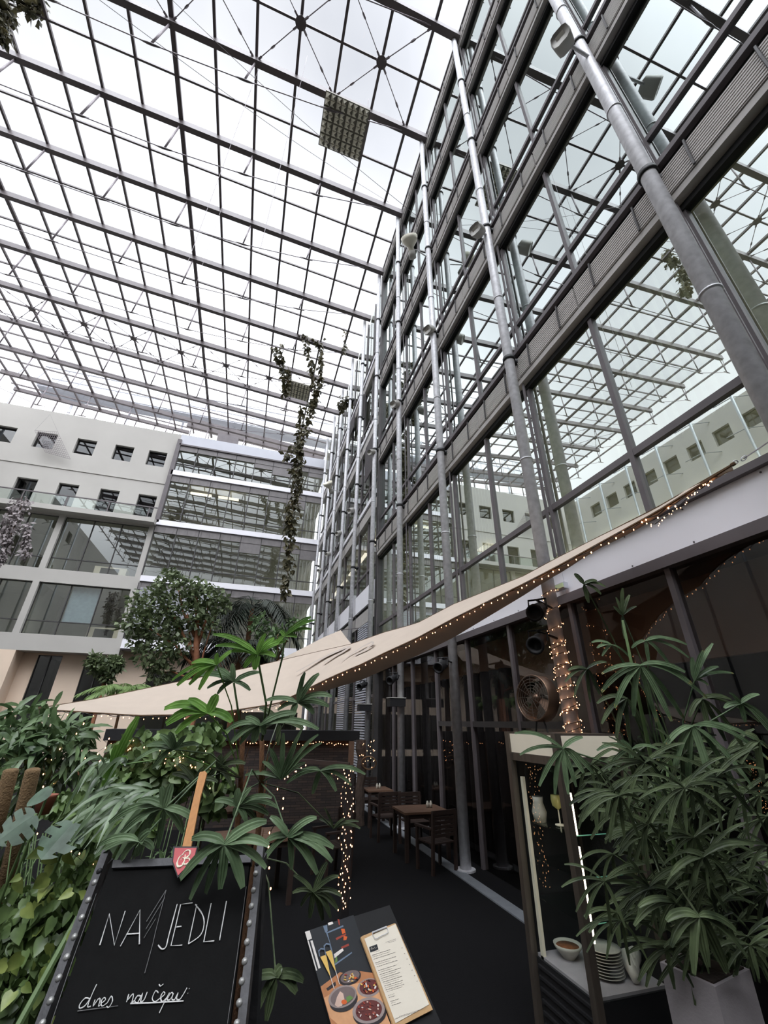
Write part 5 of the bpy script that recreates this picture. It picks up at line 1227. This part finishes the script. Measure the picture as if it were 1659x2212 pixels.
# darker shrubs behind
for k, (x, y, s_, lab) in enumerate(((-3.6, 5.2, .9, 'dark potted shrub left of the stone wall, nearest one'), (-2.6, 6.6, .8, 'dark potted shrub before the left end of the stone wall'), (-4.6, 7.4, 1.0, 'dark potted shrub farther left under the sail'), (-1.4, 4.3, .6, 'low dark potted shrub behind the bright climber'), (-3.9, 9.5, 1.1, 'tall dark potted shrub left behind the sail corner'), (-.3, 4.6, .5, 'low dark potted shrub behind the palm stems'))):
    t = thing('potted_shrub', lab, 'shrub', (x, y, 0)); MB().lathe([(0, 0), (.16 * s_, 0), (.22 * s_, .4 * s_), (.2 * s_, .4 * s_), (.18 * s_, .36 * s_), (0, .36 * s_)], (x, y, 0), UP, 16).build('pot', 'pot' if k % 2 == 0 else 'black', t, True)
    mb = MB(); c = V((x, y, .85 * s_))
    for q in range(330):
        d = rdir(); p = c + V((d.x * .55, d.y * .5, d.z * .55)) * s_ * rnd(.4, 1) ** .5; mb.leaf(p, (rdir() + d * .6 - UP * .3), UP * .8 + rdir() * .6, .15 * s_ * rnd(.7, 1.3), .06 * s_)
    mb.build('foliage', 'bushleaf', t, True); MB().tube([(x, y, .3 * s_), (x, y, .9 * s_)], .02 * s_, 6).build('stem', 'fibre', t)
# bright box-leaved pot, and brown pot
p = atd(97, 1735, 2.3); tag(MB().lathe([(0, 0), (.035, 0), (.05, .08), (.054, .09), (.048, .09), (0, .08)], V((p.x, p.y, p.z - .05)), UP, 18).build('clay_pot', 'pot', None, True), 'terracotta clay pot half hidden right of the moss poles', 'pot')

# ================================================================== TREES AND PALMS BEHIND THE SAIL
def cluster_tree(name, lab, base, blobs, y, nleaf, L, w, m, trunk, br_m='bark', cat='tree'):
    t = thing(name, lab, cat, base); mb = MB(); dp = lambda u, v: aty(u, v, y)
    tot = sum(b[2] * b[3] for b in blobs); s_ = (aty(blobs[0][0], blobs[0][1], y) - EYE).dot(AX) / F_
    for (u, v, rx, ry) in blobs:
        c = dp(u, v)
        for _ in range(int(nleaf * rx * ry / tot)):
            d = rdir(); r_ = rnd(.25, 1) ** .5; p = c + V((d.x * rx * s_, d.y * (rx + ry) / 2 * s_, d.z * ry * s_)) * r_
            mb.leaf(p, (rdir() + d * .4 - UP * .5), (UP + rdir() * .7), L * rnd(.6, 1.3), w * rnd(.7, 1.2))
    mb.build('foliage', m, t, True)
    tr = MB()
    for pts, r0, r1 in trunk:
        q = [dp(*a) for a in pts]; tr.tube(q, [r0 + (r1 - r0) * i / (len(q) - 1) for i in range(len(q))], 7)
    tr.build('branches', br_m, t, True); return t
yb = 12.0
bse = V((aty(425, 1480, yb).x, yb, 0))
t = cluster_tree('fig_tree', 'spreading green fig tree with reddish branches behind the sail', bse, [(385, 1268, 55, 26), (325, 1300, 45, 30), (445, 1285, 42, 28), (295, 1345, 34, 28), (345, 1350, 45, 30), (470, 1305, 28, 22), (405, 1325, 45, 30), (335, 1415, 42, 26), (385, 1395, 30, 26), (345, 1455, 24, 18), (440, 1345, 32, 26), (370, 1238, 18, 12), (310, 1385, 25, 18)], yb, 3000, .16, .10, 'ficus',
    [([(425, 1490), (424, 1400), (426, 1340), (424, 1285)], .10, .03), ([(425, 1430), (400, 1380), (375, 1330), (345, 1300)], .05, .012), ([(425, 1400), (445, 1340), (452, 1290)], .05, .012), ([(424, 1440), (385, 1410), (340, 1410)], .04, .01), ([(424, 1380), (395, 1320), (385, 1270)], .05, .012), ([(425, 1450), (380, 1395), (310, 1350)], .035, .01), ([(420, 1470), (370, 1450), (345, 1455)], .03, .01), ([(428, 1470), (412, 1395), (405, 1325)], .04, .012), ([(424, 1480), (440, 1410), (470, 1310)], .035, .01)])
MB().tube([bse, aty(425, 1490, yb)], .12, 9).build('trunk', 'bark', t, True)
def feather_palm(lab, base_px, y, crown_px, fr, m, r=.08, L=1.6, n=14, name='feather_palm', droop=.6, ll=.42):
    c = aty(*crown_px, y); b = V((c.x + .1, y, 0)); t = thing(name, lab, 'palm', b)
    MB().tube([b, b.lerp(c, .5), c], [r, r * .8, r * .7], 9).build('trunk', 'fibre', t, True)
    for k in range(n):
        mb = MB(); a_ = 2 * PI * k / n + rnd(-.2, .2); h = V((math.cos(a_), math.sin(a_), 0)); el = rnd(.2, 1.0); LL = L * rnd(.8, 1.15)
        p1 = c + h * LL * .45 + UP * LL * .45 * el; p2 = c + h * LL * rnd(.8, 1.0) + UP * LL * (el * .4 - droop)
        P_ = lambda q: c * (1 - q) ** 2 + p1 * 2 * q * (1 - q) + p2 * q * q
        mb.tube([P_(q / 8) for q in range(9)], [.018 - .0015 * q for q in range(9)], 5)
        for q in range(22):
            tt = .12 + .88 * q / 22; p = P_(tt); d = (P_(min(1, tt + .05)) - p).normalized(); sd = d.cross(UP).normalized()
            for s_ in (-1, 1):
                e = p + (sd * s_ * .8 + d * .6 - UP * rnd(.25, .7)).normalized() * LL * ll * (1 - .5 * abs(tt - .4)); mb.blade(p, p.lerp(e, .5) + UP * .04, e, .045, UP, 3, 'sharp', .2)
        mb.build('frond', m, t, True)
    return t
feather_palm('dark drooping feather palm right of the fig tree', None, 13.5, (545, 1312), None, 'darkpalm', .1, 1.7, 15, droop=.75)
feather_palm('second dark feather palm crown low behind the long sail', None, 12.2, (520, 1395), None, 'darkpalm', .1, 1.3, 12, droop=.7)
feather_palm('lime green arching palm before the beige wall', None, 15.5, (268, 1492), None, 'limepalm', .05, 1.1, 13, 'lime_palm', .35, .30)
feather_palm('small lime palm right of the other lime palm', None, 15.8, (305, 1500), None, 'limepalm', .05, .9, 10, 'lime_palm', .3, .30)
yb = 17.0; bs2 = V((aty(222, 1485, yb).x, yb, 0))
t = cluster_tree('standard_tree', 'small round-headed dark tree before the beige wall', bs2, [(228, 1438, 34, 18), (205, 1425, 16, 12), (250, 1430, 14, 14), (232, 1462, 12, 10)], yb, 900, .2, .11, 'ficus', [([(222, 1490), (225, 1465), (228, 1440)], .06, .03), ([(225, 1462), (212, 1432)], .03, .01), ([(225, 1462), (245, 1436)], .03, .01)])
MB().tube([bs2, aty(222, 1490, yb)], .06, 8).build('trunk', 'bark', t)
cluster_tree('leafy_shrub', 'broad dark shrub under the sail peak beside far columns', V((aty(600, 1400, 11).x, 11, 0)), [(600, 1370, 22, 22), (640, 1345, 22, 14), (585, 1400, 25, 20), (560, 1350, 20, 25)], 11, 420, .16, .08, 'bushleaf', [([(600, 1440), (600, 1370)], .04, .01), ([(600, 1420), (640, 1345)], .03, .01)], 'fibre', 'shrub')

# ================================================================== HANGING VINES
def vine(lab, strands, y, n, L, m='vine', cat='vine'):
    p0 = aty(*strands[0][0][0], y); t = thing('hanging_vine', lab, cat, p0); mb = MB(); st = MB()
    for pts, wpx in strands:
        q = [aty(u, v, y) for u, v in pts]; s_ = (q[0] - EYE).dot(AX) / F_; q2 = [p + V((rnd(-.03, .03), rnd(-.03, .03), 0)) for p in q]
        st.tube(q2, .012, 4)
        ln = sum((b - a).length for a, b in zip(q, q[1:])); k_ = int(n * ln * 1.7)
        for _ in range(k_):
            i = random.randrange(len(q) - 1); p = q[i].lerp(q[i + 1], rnd(0, 1)); d = rdir(); w_ = 1.25 * wpx * s_ * rnd(.2, 1) * (.55 + .45 * math.sin(i * 2.1 + p.z * 1.7))
            p = p + V((d.x * w_, d.y * w_, d.z * .1)); mb.leaf(p, (rdir() * .7 + d * .3 - UP * .9), rdir() + V((0, -.6, .4)), L * rnd(.6, 1.3), L * .62)
    mb.build('leaves', m, t, True); st.build('stem', 'rope', t); return t
vine('long leafy vine trailing from the roof to the palms', [([(660, 735), (672, 790), (684, 850), (668, 900), (652, 950), (647, 1010), (640, 1060), (630, 1120), (627, 1180), (620, 1240), (614, 1290)], 15), ([(690, 735), (694, 790), (690, 840), (668, 880)], 13), ([(640, 722), (665, 730), (700, 745)], 6), ([(655, 1040), (625, 1100), (620, 1150)], 12), ([(612, 990), (640, 960)], 6), ([(650, 880), (648, 960), (636, 1050)], 10)], 15.0, 26, .26)
vine('short leafy vine hanging left of the long vine', [([(590, 748), (600, 775), (615, 790)], 10), ([(605, 745), (612, 800), (618, 850)], 9), ([(625, 795), (622, 830), (612, 850)], 7)], 15.9, 26, .26)
vine('small vine hanging close to the facade columns', [([(748, 712), (745, 745), (742, 765)], 4)], 14.6, 18, .2)
vine('leafy tuft growing on the far column tops', [([(738, 858), (752, 872), (768, 862)], 9), ([(735, 868), (742, 885)], 7)], 15.5, 60, .24)
vine('brownish plant hanging from the roof at upper left corner', [([(-20, -30), (40, 5), (90, 12)], 22), ([(0, 0), (10, 60), (4, 85)], 14), ([(60, 10), (72, 30)], 12), ([(15, 10), (25, 45)], 14), ([(88, 5), (98, 18)], 8)], 6.8, 55, .24)
vine('withered grey plant hanging at the left edge before the white wall', [([(50, 1075), (40, 1110), (25, 1150), (12, 1190), (2, 1215)], 18), ([(60, 1130), (57, 1170), (55, 1200)], 8), ([(30, 1090), (20, 1140), (5, 1180)], 14)], 17.0, 90, .16, 'deadvine')

p = atx(1213, 1268, 3.1); t = thing('emergency_light', 'small pale green emergency light under the white fascia', 'light', p)
MB().box(3.06, 3.11, p.y - .09, p.y + .09, p.z - .035, p.z + .03).build('housing', 'louvre', t); MB().box(3.05, 3.06, p.y - .08, p.y + .08, p.z - .025, p.z + .02).build('diffuser', mat('green_diffuser', srgb(196, 214, 170), .5), t)


# ================================================================== WORLD, CAMERA, RENDER
w = bpy.data.worlds.new('sky'); S.world = w; w.use_nodes = True
nt = w.node_tree; n = nt.nodes; L = nt.links; bgn = n['Background']
tc = n.new('ShaderNodeTexCoord')
nz = n.new('ShaderNodeTexNoise'); nz.inputs['Scale'].default_value = 2.2; nz.inputs['Detail'].default_value = 6; nz.inputs['Roughness'].default_value = .5; L.new(tc.outputs['Generated'], nz.inputs['Vector'])
cr = n.new('ShaderNodeValToRGB'); L.new(nz.outputs['Fac'], cr.inputs[0])
cr.color_ramp.elements[0].position = .3; cr.color_ramp.elements[0].color = (.58, .60, .65, 1); cr.color_ramp.elements[1].position = .65; cr.color_ramp.elements[1].color = (.80, .81, .85, 1)
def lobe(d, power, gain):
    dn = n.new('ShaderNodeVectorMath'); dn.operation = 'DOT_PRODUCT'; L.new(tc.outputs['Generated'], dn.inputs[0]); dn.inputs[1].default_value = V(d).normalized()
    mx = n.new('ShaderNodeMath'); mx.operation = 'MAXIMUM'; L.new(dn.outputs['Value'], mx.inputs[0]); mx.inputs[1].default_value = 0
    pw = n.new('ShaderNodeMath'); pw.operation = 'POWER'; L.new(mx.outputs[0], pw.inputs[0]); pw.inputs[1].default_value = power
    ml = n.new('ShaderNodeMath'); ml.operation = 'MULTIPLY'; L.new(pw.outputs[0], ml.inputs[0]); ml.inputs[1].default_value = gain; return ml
l1 = lobe((-.1, .93, .42), 6, 3.2); l2 = lobe((-.2, -.52, .83), 14, 16.0); l3 = lobe((-.85, -.42, .5), 6, 4); l4 = lobe((.62, -.3, .72), 10, 12)  # first lobe is the far sky; the others are unseen, added as fill
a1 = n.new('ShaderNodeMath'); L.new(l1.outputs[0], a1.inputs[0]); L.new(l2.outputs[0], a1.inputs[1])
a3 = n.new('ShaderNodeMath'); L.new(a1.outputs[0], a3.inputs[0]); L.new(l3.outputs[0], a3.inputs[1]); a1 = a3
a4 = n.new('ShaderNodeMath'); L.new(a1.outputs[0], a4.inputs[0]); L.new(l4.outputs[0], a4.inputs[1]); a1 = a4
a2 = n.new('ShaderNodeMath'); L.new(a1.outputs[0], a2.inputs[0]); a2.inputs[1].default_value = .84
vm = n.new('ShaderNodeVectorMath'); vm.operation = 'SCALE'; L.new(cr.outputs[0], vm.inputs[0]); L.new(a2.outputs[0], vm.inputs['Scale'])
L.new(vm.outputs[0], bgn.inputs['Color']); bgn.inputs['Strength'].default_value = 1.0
cam = bpy.data.cameras.new('camera'); co = bpy.data.objects.new('camera', cam); COL.objects.link(co); S.camera = co
cam.sensor_fit = 'HORIZONTAL'; cam.sensor_width = 36; cam.lens = 36 * F_ / W_; cam.clip_start = .05; cam.clip_end = 500
back = -AX
co.matrix_world = Matrix(((CR.x, CU.x, back.x, EYE.x), (CR.y, CU.y, back.y, EYE.y), (CR.z, CU.z, back.z, EYE.z), (0, 0, 0, 1)))
S.view_settings.view_transform = 'Standard'; S.view_settings.look = 'None'; S.view_settings.gamma = 1; S.view_settings.use_curve_mapping = False
S.view_settings.exposure = 0.15
try:
    S.cycles.max_bounces = 10; S.cycles.transparent_max_bounces = 24; S.cycles.glossy_bounces = 4; S.cycles.diffuse_bounces = 4
    S.cycles.sample_clamp_indirect = 6
except Exception: pass
